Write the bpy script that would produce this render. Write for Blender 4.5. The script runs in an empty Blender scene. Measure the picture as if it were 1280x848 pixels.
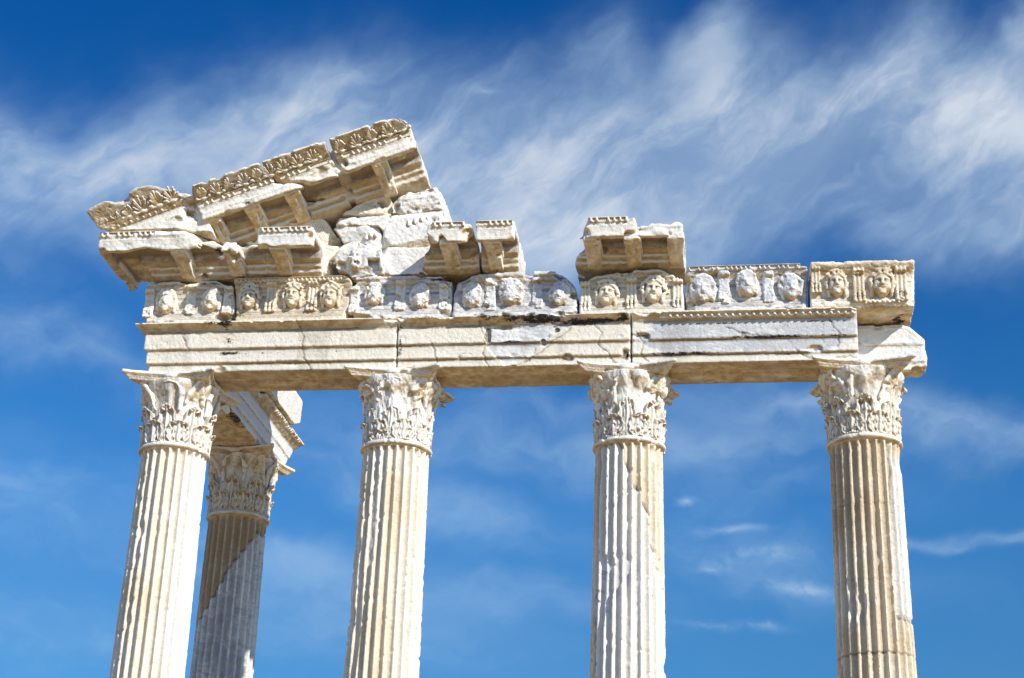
import bpy, math, time
import numpy as np
from mathutils import Vector, Matrix
T0 = time.time()
scene = bpy.context.scene
COL = scene.collection
PI = math.pi

# ------------------------------------------------------------------ camera
CAM = np.array([2.8622, -19.6347, 0.0699])
YAW, PITCH, ROLL, FPX = -0.1464, 0.4045, 0.0368, 2033.3778
cf = np.array([math.sin(YAW)*math.cos(PITCH), math.cos(YAW)*math.cos(PITCH), math.sin(PITCH)])
cr = np.array([math.cos(YAW), -math.sin(YAW), 0.0]); cu = np.cross(cr, cf)
CR = cr*math.cos(ROLL)+cu*math.sin(ROLL); CU = -cr*math.sin(ROLL)+cu*math.cos(ROLL)
cam_data = bpy.data.cameras.new("camera"); cam = bpy.data.objects.new("camera", cam_data); COL.objects.link(cam)
cam_data.sensor_width = 36.0; cam_data.lens = FPX*36.0/1280.0
cam_data.clip_end = 20000
m = Matrix(((CR[0], CU[0], -cf[0], CAM[0]), (CR[1], CU[1], -cf[1], CAM[1]), (CR[2], CU[2], -cf[2], CAM[2]), (0, 0, 0, 1)))
cam.matrix_world = m
scene.camera = cam

def at(px, py, v):
    """measured point of the photograph -> (x, z) on the vertical plane y = -v"""
    d = cf+CR*(px-640)/FPX-CU*(py-424)/FPX
    t = (-v-CAM[1])/d[1]; P = CAM+d*t
    return (P[0], P[2])
def ats(pts, v): return [at(a, b, v) for a, b in pts]

# ------------------------------------------------------------------ noise
def _h(ix, iy, iz, s):
    n = (ix.astype(np.uint32)*np.uint32(374761393)) ^ (iy.astype(np.uint32)*np.uint32(668265263)) ^ (iz.astype(np.uint32)*np.uint32(2147483647)) ^ np.uint32((s*974634777) & 0xffffffff)
    n = (n ^ (n >> np.uint32(13)))*np.uint32(1274126177)
    n = (n ^ (n >> np.uint32(15)))*np.uint32(2246822519)
    n = n ^ (n >> np.uint32(16))
    return (n & np.uint32(0xffffff)).astype(np.float32)/np.float32(0xffffff)
def noise(P, scale, seed=0):
    """value noise in 0..1 at points P (n,3)"""
    Q = np.asarray(P, dtype=np.float64)*scale+np.array([17.3+seed*3.1, 91.7, 43.9])
    I = np.floor(Q); F = (Q-I).astype(np.float32); I = I.astype(np.int64)
    F = F*F*(3-2*F)
    x0, y0, z0 = I[:, 0], I[:, 1], I[:, 2]
    fx, fy, fz = F[:, 0], F[:, 1], F[:, 2]
    r = 0
    for dx in (0, 1):
        wx = fx if dx else 1-fx
        for dy in (0, 1):
            wy = fy if dy else 1-fy
            a = _h(x0+dx, y0+dy, z0, seed); b = _h(x0+dx, y0+dy, z0+1, seed)
            r = r+wx*wy*(a*(1-fz)+b*fz)
    return r
def fbm(P, scale, octv=3, seed=0, gain=.5):
    r = 0; a = 1; t = 0
    for o in range(octv):
        r = r+a*noise(P, scale*2.03**o, seed+o*7); t += a; a *= gain
    return r/t
def sstep(a, b, x):
    t = np.clip((x-a)/(b-a), 0, 1); return t*t*(3-2*t)

# ------------------------------------------------------------------ distance fields
def poly(px, py, pts):
    """signed distance to polygon, px/py broadcastable open grids"""
    pts = [np.array(p, float) for p in pts]
    n = len(pts); d = None; s = None
    shp = np.broadcast_shapes(px.shape, py.shape)
    d = np.full(shp, 1e9); s = np.ones(shp)
    j = n-1
    for i in range(n):
        vi, vj = pts[i], pts[j]
        ex, ey = vj-vi
        wx = px-vi[0]; wy = py-vi[1]
        t = np.clip((wx*ex+wy*ey)/(ex*ex+ey*ey+1e-12), 0, 1)
        bx = wx-ex*t; by = wy-ey*t
        d = np.minimum(d, bx*bx+by*by)
        c1 = (py >= vi[1])&np.ones(shp, bool); c2 = (py < vj[1])&np.ones(shp, bool); c3 = ex*wy > ey*wx
        al = (c1 & c2 & c3) | (~c1 & ~c2 & ~c3)
        s = np.where(al, -s, s)
        j = i
    return s*np.sqrt(d)
def ell(a, v, n, c, r):
    x = (a-c[0])/r[0]; y = (v-c[1])/r[1]; z = (n-c[2])/r[2]
    return (np.sqrt(x*x+y*y+z*z)-1)*min(r)
def cap(a, v, n, p, q, r0, r1=None):
    if r1 is None: r1 = r0
    d = np.array(q, float)-np.array(p, float); L = (d@d)+1e-12
    t = np.clip(((a-p[0])*d[0]+(v-p[1])*d[1]+(n-p[2])*d[2])/L, 0, 1)
    x = a-p[0]-d[0]*t; y = v-p[1]-d[1]*t; z = n-p[2]-d[2]*t
    return np.sqrt(x*x+y*y+z*z)-(r0+(r1-r0)*t)
def smin(a, b, k):
    h = np.maximum(k-np.abs(a-b), 0)/k
    return np.minimum(a, b)-h*h*k/4
def smax(a, b, k): return -smin(-a, -b, k)
def box(a, v, n, lo, hi):
    r = None
    for x, l, h in ((a, lo[0], hi[0]), (v, lo[1], hi[1]), (n, lo[2], hi[2])):
        e = np.maximum(l-x, x-h); r = e if r is None else np.maximum(r, e)
    return r
def blur(D, r):
    for ax in range(3):
        pad = [(0, 0)]*3; pad[ax] = (r+1, r)
        c = np.cumsum(np.pad(D, pad, mode='edge'), axis=ax)
        n = c.shape[ax]
        a = np.take(c, np.arange(2*r+1, n), axis=ax); b = np.take(c, np.arange(0, n-2*r-1), axis=ax)
        D = (a-b)/(2*r+1)
    return D

def nets(D, org, h):
    S = D < 0
    c = [(0,0,0),(1,0,0),(0,1,0),(1,1,0),(0,0,1),(1,0,1),(0,1,1),(1,1,1)]
    nx, ny, nz = D.shape
    cnt = np.zeros((nx-1, ny-1, nz-1), np.int8)
    for (i, j, k) in c: cnt += S[i:nx-1+i, j:ny-1+j, k:nz-1+k]
    act = (cnt > 0) & (cnt < 8)
    I = np.argwhere(act); n = len(I)
    idx = np.full(act.shape, -1, np.int32); idx[act] = np.arange(n, dtype=np.int32)
    V = np.stack([D[I[:, 0]+i, I[:, 1]+j, I[:, 2]+k] for (i, j, k) in c], 1)
    pos = np.zeros((n, 3)); w = np.zeros(n)
    C = np.array(c, float)
    for p in range(8):
        for q in range(p+1, 8):
            if abs(C[p]-C[q]).sum() != 1: continue
            a, b = V[:, p], V[:, q]; m_ = (a < 0) != (b < 0)
            t = np.where(m_, a/np.where(m_, a-b, 1), 0)
            pos += np.where(m_[:, None], C[p]+(C[q]-C[p])*t[:, None], 0); w += m_
    pos = (pos/w[:, None]+I)*h+np.array(org)
    F = []
    def quads(A, B, offs):
        ch = A != B
        K = np.argwhere(ch)
        inside = A[ch]
        ok = np.ones(len(K), bool); ids = []
        for o in offs:
            L = K+np.array(o); ok &= (L >= 0).all(1) & (L < np.array(idx.shape)).all(1)
        K = K[ok]; inside = inside[ok]
        q = np.stack([idx[K[:, 0]+o[0], K[:, 1]+o[1], K[:, 2]+o[2]] for o in offs], 1)
        q[~inside] = q[~inside][:, ::-1]
        F.append(q)
    quads(S[:-1], S[1:], [(0,-1,-1),(0,0,-1),(0,0,0),(0,-1,0)])
    quads(S[:, :-1], S[:, 1:], [(-1,0,-1),(-1,0,0),(0,0,0),(0,0,-1)])
    quads(S[:, :, :-1], S[:, :, 1:], [(-1,-1,0),(0,-1,0),(0,0,0),(-1,0,0)])
    F = np.concatenate(F)
    F = F[(F >= 0).all(1)]
    return pos, F, I

# ------------------------------------------------------------------ objects
def link_mesh(name, V, F, attr, mat, base=None, parent=None, smooth=True):
    if base is None:
        base = np.array([(V[:, 0].min()+V[:, 0].max())/2, (V[:, 1].min()+V[:, 1].max())/2, V[:, 2].min()])
    me = bpy.data.meshes.new(name)
    nv, nf = len(V), len(F)
    me.vertices.add(nv); me.vertices.foreach_set('co', (V-base).astype(np.float32).ravel())
    me.loops.add(nf*4); me.loops.foreach_set('vertex_index', F.astype(np.int32).ravel())
    me.polygons.add(nf); me.polygons.foreach_set('loop_start', np.arange(nf, dtype=np.int32)*4)
    me.update(calc_edges=True)
    me.polygons.foreach_set('use_smooth', np.full(nf, smooth))
    me.validate(); me.update()
    if attr is not None:
        ca = me.attributes.new('weather_and_shade', 'FLOAT_COLOR', 'POINT')
        a4 = np.ones((nv, 4), np.float32); a4[:, :3] = attr
        ca.data.foreach_set('color', a4.ravel())
    me.materials.append(mat)
    o = bpy.data.objects.new(name, me); COL.objects.link(o)
    if parent is not None:
        o.parent = parent
        pl = np.array(world_loc(parent)); o.location = base-pl
    else: o.location = base
    return o
def world_loc(o):
    v = Vector(o.location)
    while o.parent: o = o.parent; v = v+Vector(o.location)
    return v
def thing(name, label, cat, loc, group=None):
    o = bpy.data.objects.new(name, None); COL.objects.link(o); o.location = loc; o.empty_display_size = .3
    return tag(o, label, cat, group)
def tag(o, label, cat, group=None):
    o['label'] = label; o['category'] = cat; o['kind'] = 'thing'
    if group: o['group'] = group
    return o

FAC = (np.zeros(3), np.array([1., 0, 0]), np.array([0, -1., 0]), np.array([0, 0, 1.]))     # a right, v towards the viewer, n up
def biggest(V, F, keep=.04):
    """drop loose specks: keep only connected pieces of some size"""
    l = np.arange(len(V)); E_ = np.concatenate([F[:, [0, 1]], F[:, [1, 2]], F[:, [2, 3]]])
    while True:
        m_ = np.minimum(l[E_[:, 0]], l[E_[:, 1]]); k = l.copy()
        np.minimum.at(k, E_[:, 0], m_); np.minimum.at(k, E_[:, 1], m_); np.minimum.at(k, l[E_[:, 0]], m_); np.minimum.at(k, l[E_[:, 1]], m_)
        k = k[k]
        if (k == l).all(): break
        l = k
    u, c = np.unique(l, return_counts=True)
    ok = np.isin(l, u[c == c.max()][:1])
    new = np.cumsum(ok)-1
    return ok, new[F[ok[F].all(1)]]
def normals(V, F):
    n = np.cross(V[F[:, 2]]-V[F[:, 0]], V[F[:, 3]]-V[F[:, 1]])
    N = np.zeros_like(V)
    for k in range(4): np.add.at(N, F[:, k], n)
    return N/(np.linalg.norm(N, axis=1)[:, None]+1e-12)

RNG = np.random.default_rng(11)
_seed = [0]
def carve(name, fn, lo, hi, h, mat, frame=FAC, parent=None, chips=0, chip_r=(.02, .05), round_=1, amp=.006, asc=9., amp2=.02, tone=.6, tvar=.12,
          stain=None, tonef=None, cuts=None, vein=0, cavb=0., dispf=None, cavf=None):
    """sample the distance field fn over the box lo..hi, chip and wear it, mesh it and link it as one object"""
    _seed[0] += 1; seed = _seed[0]
    lo = np.array(lo, float)-3*h; hi = np.array(hi, float)+3*h
    n = np.ceil((hi-lo)/h).astype(int)+1
    a = (lo[0]+np.arange(n[0])*h)[:, None, None]; v = (lo[1]+np.arange(n[1])*h)[None, :, None]; w = (lo[2]+np.arange(n[2])*h)[None, None, :]
    D = np.array(np.broadcast_to(fn(a, v, w), tuple(n)), dtype=np.float64)
    rs = np.random.default_rng(1000+seed)
    def sub(c, r, el_=(1, 1, 1)):
        el_ = np.array(el_); R_ = r*1.5*max(el_)
        i0 = np.maximum(((c-R_-lo)/h).astype(int), 0); i1 = np.minimum(((c+R_-lo)/h).astype(int)+2, n)
        if (i1 <= i0).any(): return
        s_ = tuple(slice(p, q) for p, q in zip(i0, i1))
        A, B, G = np.meshgrid(a[s_[0], 0, 0], v[0, s_[1], 0], w[0, 0, s_[2]], indexing='ij')
        P = np.stack([A.ravel(), B.ravel(), G.ravel()], 1)
        nz = (fbm(P, 1.1/max(r, .03), 2, seed)-.5)*1.1
        q = (P-c)/el_
        d = np.linalg.norm(q, axis=1)-r*(1+nz)
        D[s_] = np.maximum(D[s_], -d.reshape(A.shape))
    if cuts:
        for c in cuts: sub(np.array(c[:3], float), c[3], c[4] if len(c) > 4 else (1, 1, 1))
    if chips:
        occ = blur((D < 0).astype(np.float32), 4)
        K = np.argwhere((np.abs(D) < h*1.2) & (occ < .37))
        if len(K):
            for q in K[rs.integers(0, len(K), chips)]:
                r = rs.uniform(*chip_r)*(1 if rs.random() < .85 else 1.7)
                sub(lo+q*h+rs.normal(0, .35*r, 3), r, (rs.uniform(.8, 2.2), 1, rs.uniform(.7, 1.2)))
    D = np.clip(D, -4*h*2, 4*h*2)
    if round_: D = blur(D, round_)
    D[0] = D[-1] = h; D[:, 0] = D[:, -1] = h; D[:, :, 0] = D[:, :, -1] = h
    L, F, I = nets(D, lo, h)
    ok_, F = biggest(L, F); L = L[ok_]; I = I[ok_]
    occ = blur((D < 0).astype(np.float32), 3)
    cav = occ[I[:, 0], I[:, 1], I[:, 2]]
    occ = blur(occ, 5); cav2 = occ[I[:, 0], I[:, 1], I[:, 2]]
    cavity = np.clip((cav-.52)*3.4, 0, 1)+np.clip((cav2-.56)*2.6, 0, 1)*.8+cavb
    O, A_, V_, N_ = frame
    W = O+L[:, :1]*A_+L[:, 1:2]*V_+L[:, 2:]*N_
    if np.dot(np.cross(A_, V_), N_) < 0: F = F[:, ::-1]
    N = normals(W, F)
    dsp = (fbm(W, asc, 3, seed)-.5)*amp2+(fbm(W, asc*4.5, 2, seed+50)-.5)*amp*2
    pits = np.clip(noise(W, 34, seed+9)-.74, 0, 1)*(amp+.004)*5
    if dispf is not None: dsp = dsp+dispf(W, L)
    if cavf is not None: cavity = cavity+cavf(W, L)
    W = W+N*(dsp-pits)[:, None]
    t = tone+(fbm(W*np.array([1, 1, 1.6]), 1.7, 3, seed+3)-.5)*2*tvar
    if tonef is not None: t = tonef(W, L, t)
    st = np.zeros(len(W)) if stain is None else stain(W, L)
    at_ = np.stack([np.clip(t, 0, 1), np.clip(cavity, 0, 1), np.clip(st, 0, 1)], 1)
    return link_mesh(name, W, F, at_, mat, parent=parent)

# ------------------------------------------------------------------ materials
def nd(nt, t, **kw):
    n = nt.nodes.new(t)
    for k, v in kw.items():
        if k.startswith('i_'): n.inputs[k[2:]].default_value = v
        else: setattr(n, k, v)
    return n
def math_(nt, op, a, b=None, clamp=False):
    n = nt.nodes.new('ShaderNodeMath'); n.operation = op; n.use_clamp = clamp
    for i, x in enumerate((a, b)):
        if x is None: continue
        if isinstance(x, (int, float)): n.inputs[i].default_value = x
        else: nt.links.new(x, n.inputs[i])
    return n.outputs[0]
def mixc(nt, f, a, b, mode='MIX'):
    n = nt.nodes.new('ShaderNodeMix'); n.data_type = 'RGBA'; n.blend_type = mode; n.clamp_factor = True
    for i, x in ((0, f), (6, a), (7, b)):
        if isinstance(x, (int, float)): n.inputs[i].default_value = x
        elif isinstance(x, tuple): n.inputs[i].default_value = (*x, 1)
        else: nt.links.new(x, n.inputs[i])
    return n.outputs[2]
def maprange(nt, x, a, b, c=0., d=1.):
    n = nt.nodes.new('ShaderNodeMapRange'); n.interpolation_type = 'SMOOTHSTEP'
    nt.links.new(x, n.inputs[0])
    for i, q in enumerate((a, b, c, d)): n.inputs[i+1].default_value = q
    return n.outputs[0]
def stone_material(name, pit=1.0, grain=.09, under=.95, veins=1.0, rough=.85):
    m_ = bpy.data.materials.new(name); m_.use_nodes = True; nt = m_.node_tree; nt.nodes.clear(); L = nt.links.new
    out = nd(nt, 'ShaderNodeOutputMaterial'); bs = nd(nt, 'ShaderNodeBsdfPrincipled')
    L(bs.outputs[0], out.inputs[0]); bs.inputs['Roughness'].default_value = rough
    bs.inputs['Specular IOR Level'].default_value = .25
    geo = nd(nt, 'ShaderNodeNewGeometry'); P = geo.outputs['Position']
    at_ = nd(nt, 'ShaderNodeAttribute', attribute_name='weather_and_shade'); sp = nd(nt, 'ShaderNodeSeparateColor'); L(at_.outputs['Color'], sp.inputs[0])
    tone, cav, st = sp.outputs
    def nz(scale, detail=5, rg=.6, stretch=None, dist=0):
        n = nd(nt, 'ShaderNodeTexNoise'); n.inputs['Scale'].default_value = scale; n.inputs['Detail'].default_value = detail; n.inputs['Roughness'].default_value = rg
        n.inputs['Distortion'].default_value = dist
        if stretch:
            mp = nd(nt, 'ShaderNodeMapping', vector_type='TEXTURE'); mp.inputs['Scale'].default_value = tuple(1/q for q in stretch[:3]); mp.inputs['Rotation'].default_value = stretch[3]; L(P, mp.inputs[0]); L(mp.outputs[0], n.inputs['Vector'])
        else: L(P, n.inputs['Vector'])
        return n.outputs['Fac']
    big = nz(1.6, 4); mot = nz(24, 4, .7); mid = nz(7, 5, .65); fine = nz(60, 4, .7); grit = nz(170, 2, .6)
    vein = nz(3.0, 6, .62, (1, 1, 6.5, (0.1, .22, .1)), 1.2)
    t = math_(nt, 'ADD', tone, math_(nt, 'MULTIPLY', math_(nt, 'SUBTRACT', mid, .5), .35))
    t = math_(nt, 'ADD', t, math_(nt, 'MULTIPLY', math_(nt, 'SUBTRACT', big, .5), .4))
    t = math_(nt, 'ADD', t, math_(nt, 'MULTIPLY', math_(nt, 'SUBTRACT', mot, .5), .35))
    vm = math_(nt, 'MULTIPLY', maprange(nt, tone, .62, .9), maprange(nt, vein, .48, .68))
    t = math_(nt, 'ADD', t, math_(nt, 'MULTIPLY', vm, .26*veins))
    ramp = nd(nt, 'ShaderNodeValToRGB'); e = ramp.color_ramp.elements
    e[0].position = 0; e[0].color = (.58, .43, .27, 1); e[1].position = 1; e[1].color = (.64, .655, .68, 1)
    for p, c in ((.2, (.80, .67, .48)), (.36, (.92, .85, .71)), (.6, (.93, .895, .82)), (.8, (.93, .92, .90)), (.9, (.82, .825, .83))):
        k = e.new(p); k.color = (*c, 1)
    L(t, ramp.inputs[0]); c = ramp.outputs[0]
    # sooty and rusty weathering; the cavity mix also carries painted shade in recesses
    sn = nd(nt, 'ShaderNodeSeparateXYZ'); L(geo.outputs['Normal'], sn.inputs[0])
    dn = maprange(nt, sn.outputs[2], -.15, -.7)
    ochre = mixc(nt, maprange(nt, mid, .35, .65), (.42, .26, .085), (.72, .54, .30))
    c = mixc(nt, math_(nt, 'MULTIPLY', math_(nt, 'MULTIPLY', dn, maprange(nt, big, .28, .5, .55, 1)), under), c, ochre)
    streak = nz(2.2, 6, .7, (1.1, 1.1, .35, (0, 0, 0)), .6)
    c = mixc(nt, math_(nt, 'MULTIPLY', maprange(nt, streak, .58, .78), .36), c, (.62, .46, .27))
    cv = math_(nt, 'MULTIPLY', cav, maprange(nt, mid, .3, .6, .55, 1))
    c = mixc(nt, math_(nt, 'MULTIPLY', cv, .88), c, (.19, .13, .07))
    c = mixc(nt, math_(nt, 'MULTIPLY', maprange(nt, fine, .57, .68), .26), c, (.34, .26, .16))
    band = nz(2.6, 7, .72, (1, 1, 4.5, (0.05, .12, 0)), .4)
    c = mixc(nt, math_(nt, 'MULTIPLY', maprange(nt, band, .58, .66), .30), c, (.52, .47, .40))
    spots = math_(nt, 'MULTIPLY', maprange(nt, mid, .62, .72), maprange(nt, fine, .54, .62))
    c = mixc(nt, math_(nt, 'MULTIPLY', spots, .65), c, (.12, .10, .075))
    blot = nz(13, 5, .75, (1, 1, 2.2, (0, 0, 0)))
    sm = math_(nt, 'ADD', math_(nt, 'MULTIPLY', st, .95), math_(nt, 'MULTIPLY', math_(nt, 'SUBTRACT', math_(nt, 'ADD', math_(nt, 'MULTIPLY', fine, .4), math_(nt, 'MULTIPLY', blot, .6)), .5), 3.4))
    c = mixc(nt, math_(nt, 'MULTIPLY', maprange(nt, sm, .50, .85), maprange(nt, st, .02, .2)), c, (.035, .03, .025))
    g = math_(nt, 'ADD', 1-grain, math_(nt, 'MULTIPLY', grit, 2*grain))
    gc = nd(nt, 'ShaderNodeCombineColor');
    for i in range(3): L(g, gc.inputs[i])
    c = mixc(nt, 1.0, c, gc.outputs[0], 'MULTIPLY')
    L(c, bs.inputs['Base Color'])
    vor = nd(nt, 'ShaderNodeTexVoronoi'); vor.inputs['Scale'].default_value = 48; L(P, vor.inputs['Vector'])
    pits = maprange(nt, vor.outputs['Distance'], .0, .28)
    hgt = math_(nt, 'ADD', math_(nt, 'MULTIPLY', pits, .5*pit), math_(nt, 'ADD', math_(nt, 'MULTIPLY', fine, .9), math_(nt, 'ADD', math_(nt, 'MULTIPLY', mid, 1.3), math_(nt, 'MULTIPLY', mot, 1.6))))
    bp = nd(nt, 'ShaderNodeBump'); bp.inputs['Strength'].default_value = .6; bp.inputs['Distance'].default_value = .014
    L(hgt, bp.inputs['Height']); L(bp.outputs[0], bs.inputs['Normal'])
    return m_
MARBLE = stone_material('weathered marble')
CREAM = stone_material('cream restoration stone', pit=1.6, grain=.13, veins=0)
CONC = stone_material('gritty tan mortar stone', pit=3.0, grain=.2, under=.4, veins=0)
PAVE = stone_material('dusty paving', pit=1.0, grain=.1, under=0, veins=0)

# ------------------------------------------------------------------ carved parts
def frame_at(p, A=(1, 0, 0), V=(0, -1, 0), N=(0, 0, 1)):
    return (np.array(p, float), np.array(A, float), np.array(V, float), np.array(N, float))
def head(parent, x, z, v, s=1., worn=0., tone=.5, turn=0., stain=None, wild=1.):
    rs = np.random.default_rng(int(abs(x*977))+5)
    fw, fh, nod, hv_, mo = rs.uniform(.92, 1.10), rs.uniform(.93, 1.07), rs.uniform(-.12, .12), rs.uniform(.85, 1.25), rs.uniform(.7, 1.6)
    lean = rs.uniform(-.12, .12)
    def fn(a, v_, n):
        a, n = (a-turn*v_+lean*n)/fw, (n-nod*v_-lean*a)/fh
        d = ell(a, v_, n, (0, .02, .015), (.104, .115, .135))
        d = smin(d, ell(a, v_, n, (0, .03, -.065), (.078, .085, .095)), .05)
        d = smin(d, ell(a, v_, n, (0, .105, -.128), (.032, .028, .028)), .03)
        for sx in (-1, 1):
            d = smin(d, ell(a, v_, n, (sx*.055, .088, -.045), (.034, .028, .036)), .04)
        if worn < .8:
            k = 1-worn
            for sx in (-1, 1):
                d = smax(d, -ell(a, v_, n, (sx*.043, .135, .022), (.031, .03*k+.004, .021)), .014)
                d = smin(d, ell(a, v_, n, (sx*.042, .098, .018), (.021, .018, .013)), .004)
                d = smin(d, cap(a, v_, n, (sx*.016, .128, .052), (sx*.078, .096, .046), .012, .010), .018)
                d = smin(d, ell(a, v_, n, (sx*.017, .135, -.032), (.013, .015, .011)), .01)
            d = smin(d, cap(a, v_, n, (0, .122, .05), (0, .152, -.026), .012, .018), .014)
            d = smax(d, -ell(a, v_, n, (0, .142, -.077), (.031, .03*k+.004, .0095*mo)), .008)
            d = smin(d, cap(a, v_, n, (-.026, .112, -.062), (.026, .112, -.062), .010), .010)
            d = smin(d, cap(a, v_, n, (-.02, .112, -.094), (.02, .112, -.094), .011), .010)
        # hair: wavy locks around the brow and down both sides
        hr = None
        for i in range(17):
            t = -.55+i*(PI+1.1)/16
            R1, R2 = (.122+rs.uniform(-.012, .016))*(.85+.15*hv_), (.160+rs.uniform(-.015, .025)*wild)*(.9+.1*hv_)
            c = (math.cos(t)*R1, .045+.035*math.sin(t)+rs.uniform(-.012, .02), math.sin(t)*R2*.93+.02)
            tg = (-math.sin(t)*.035+rs.uniform(-.015, .015), rs.uniform(-.01, .02), math.cos(t)*.035)
            q = cap(a, v_, n, (c[0]-tg[0], c[1]-tg[1], c[2]-tg[2]), (c[0]+tg[0], c[1]+tg[1], c[2]+tg[2]), .024, .017)
            hr = q if hr is None else smin(hr, q, .012)
            if i % 2 == 0:
                q = cap(a, v_, n, (c[0]*1.02, c[1]-.02, c[2]), (c[0]*1.3, c[1]-.03, c[2]*1.2+rs.uniform(-.02, .02)), .022, .012)
                hr = smin(hr, q, .012)
        for sx in (-1, 1):
            hr = smin(hr, cap(a, v_, n, (sx*.118, .05, -.04), (sx*.105, .03, -.15), .026, .018), .015)
            hr = smin(hr, cap(a, v_, n, (sx*.02, .10, .125), (sx*.085, .085, .09), .021, .017), .012)
            hr = smin(hr, cap(a, v_, n, (sx*.018, .085, .165), (sx*.09, .06, .13), .022, .016), .012)
        groove = .004*np.sin(70*a+38*n+20*v_)*(1-worn)
        d = smin(d, hr+groove, .010+.03*worn)
        return d
    return carve('carved_head', fn, (-.2, -.1, -.2), (.2, .19, .235), .0085/s**.5, MARBLE, frame_at((x, -v, z), A=(s, 0, 0), V=(0, -s, 0), N=(0, 0, s)), parent,
                 round_=0 if worn < .3 else 2, amp=.002+.006*worn, amp2=.004+.03*worn, asc=14, tone=tone, tvar=.1, stain=stain)
def console(parent, x, z, v, s=1., worn=0., tone=.5, w=.075):
    def fn(a, v_, n):
        dep = .045+.03*sstep(.1, .27, n)+.02*sstep(-.1, -.2, n)
        d = np.maximum(np.maximum(np.abs(a)-w, -v_-.05), np.maximum(np.abs(n-.02)-.23, v_-dep))
        top = cap(a, v_, n, (-w, .055, .2), (w, .055, .2), .045)
        d = smin(d, np.maximum(top, np.abs(a)-w), .01)
        rib = (np.abs(((a/w*1.5+.5) % 1)-.5)*2)
        d = d+.013*rib*sstep(-.1, -.06, n)*(1-.7*worn)
        for i in range(3):
            for j in range(4):
                d = smin(d, ell(a, v_, n, ((i-1)*w*.72, .055+.008*(j % 2), -.085-j*.038), (.023, .026, .023)), .008)
        d = smax(d, -cap(a, v_, n, (-w, .1, -.055), (w, .1, -.055), .022), .01)
        return d
    return carve('fluted_console', fn, (-w-.02, -.06, -.25), (w+.02, .12, .27), .0095, MARBLE, frame_at((x, -v, z), A=(s, 0, 0), V=(0, -s, 0), N=(0, 0, s)), parent,
                 round_=0 if worn < .4 else 2, amp=.003+.006*worn, amp2=.006+.03*worn, asc=13, tone=tone, chips=4+int(10*worn), chip_r=(.015, .035))
def frame_uv(ang, O):
    """raking frame: a along the slope, n square to it"""
    c, s = math.cos(ang), math.sin(ang)
    return (np.array(O, float), np.array([c, 0, s]), np.array([0, -1., 0]), np.array([-s, 0, c]))
def sub_frame(fr, a, v, n, tilt=0.):
    O, A, V, N = fr
    c, s = math.cos(tilt), math.sin(tilt)
    return (O+a*A+v*V+n*N, A, c*V-s*N, s*V+c*N)
def egg_strip(parent, fr, a0, a1, v, n, hgt=.06, dep=.045, per=.085, tone=.5, gaps=.3, name='egg_moulding'):
    f2 = sub_frame(fr, 0, v, n)
    sd = int(abs(a0*100))
    def fn(a, v_, n_):
        d = np.maximum(np.abs(n_-hgt*.5)-hgt*.5, np.maximum(v_-.004, -.06-v_))
        d = np.maximum(d, np.maximum(a0-a, a-a1))
        m_ = ((a-a0)/per % 1-.5)*per
        i = np.floor((a-a0)/per)
        keep = ((np.sin(i*12.9898+sd)*43758.5453) % 1) > gaps*.6
        e = ell(m_, v_, n_, (0, .004, hgt*.45), (per*.27, dep*.75, hgt*.47))+np.where(keep, 0, .014)
        dart = cap(np.abs(m_), v_, n_, (per*.5, .0, .005), (per*.5, .0, hgt*.8), .008)
        b = np.maximum(np.abs(n_-hgt*.93)-hgt*.09, np.maximum(v_-dep*.8, -.06-v_)); b = np.maximum(b, np.maximum(a0-a, a-a1))
        d = np.minimum(np.minimum(d, np.maximum(e, np.maximum(a0-a, a-a1))), np.minimum(dart, b))
        return d
    hgt_ = hgt
    def tf(W, L, t): return t
    return carve(name, fn, (a0, -.06, -.01), (a1, dep+.01, hgt+.01), .0085, MARBLE, f2, parent, round_=0, amp=.002, amp2=.008, asc=8, tone=tone, tvar=.06, cavb=.12)
def modillion(parent, fr, a, n0, v0=.5, v1=1.0, w=.105, drop=.2, tone=.45, worn=0.):
    """scrolled bracket under the cornice: deep at the wall, shallow at its tip"""
    f2 = sub_frame(fr, a, 0, n0)
    L_ = v1-v0
    pr = [(v0-.12, .12), (v1-.04, .12), (v1, .02), (v1+.005, -.035), (v1-.03, -.065), (v1-.09, -.06), (v0+.55*L_, -.075), (v0+.35*L_, -.12), (v0+.2*L_, -drop+.03), (v0+.08*L_, -drop), (v0-.12, -drop)]
    def fn(a_, v_, n_):
        d = poly(v_, n_, pr)
        d = np.maximum(d, np.abs(a_)-w+.018*sstep(0, -.02, n_+.045)+.02*sstep(.0, .05, n_-.03))
        mid = cap(np.abs(a_), v_, n_, (0, v0+.1*L_, -drop+.03), (0, v1-.05, -.045), .028)
        d = smin(d, mid, .02)
        return d
    return carve('modillion', fn, (-w, v0-.12, -drop-.02), (w, v1+.02, .13), .011, MARBLE, f2, parent, round_=1, amp=.004, amp2=.012+.02*worn, asc=10, tone=tone, chips=6+int(14*worn), chip_r=(.015, .035+.02*worn))
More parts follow.
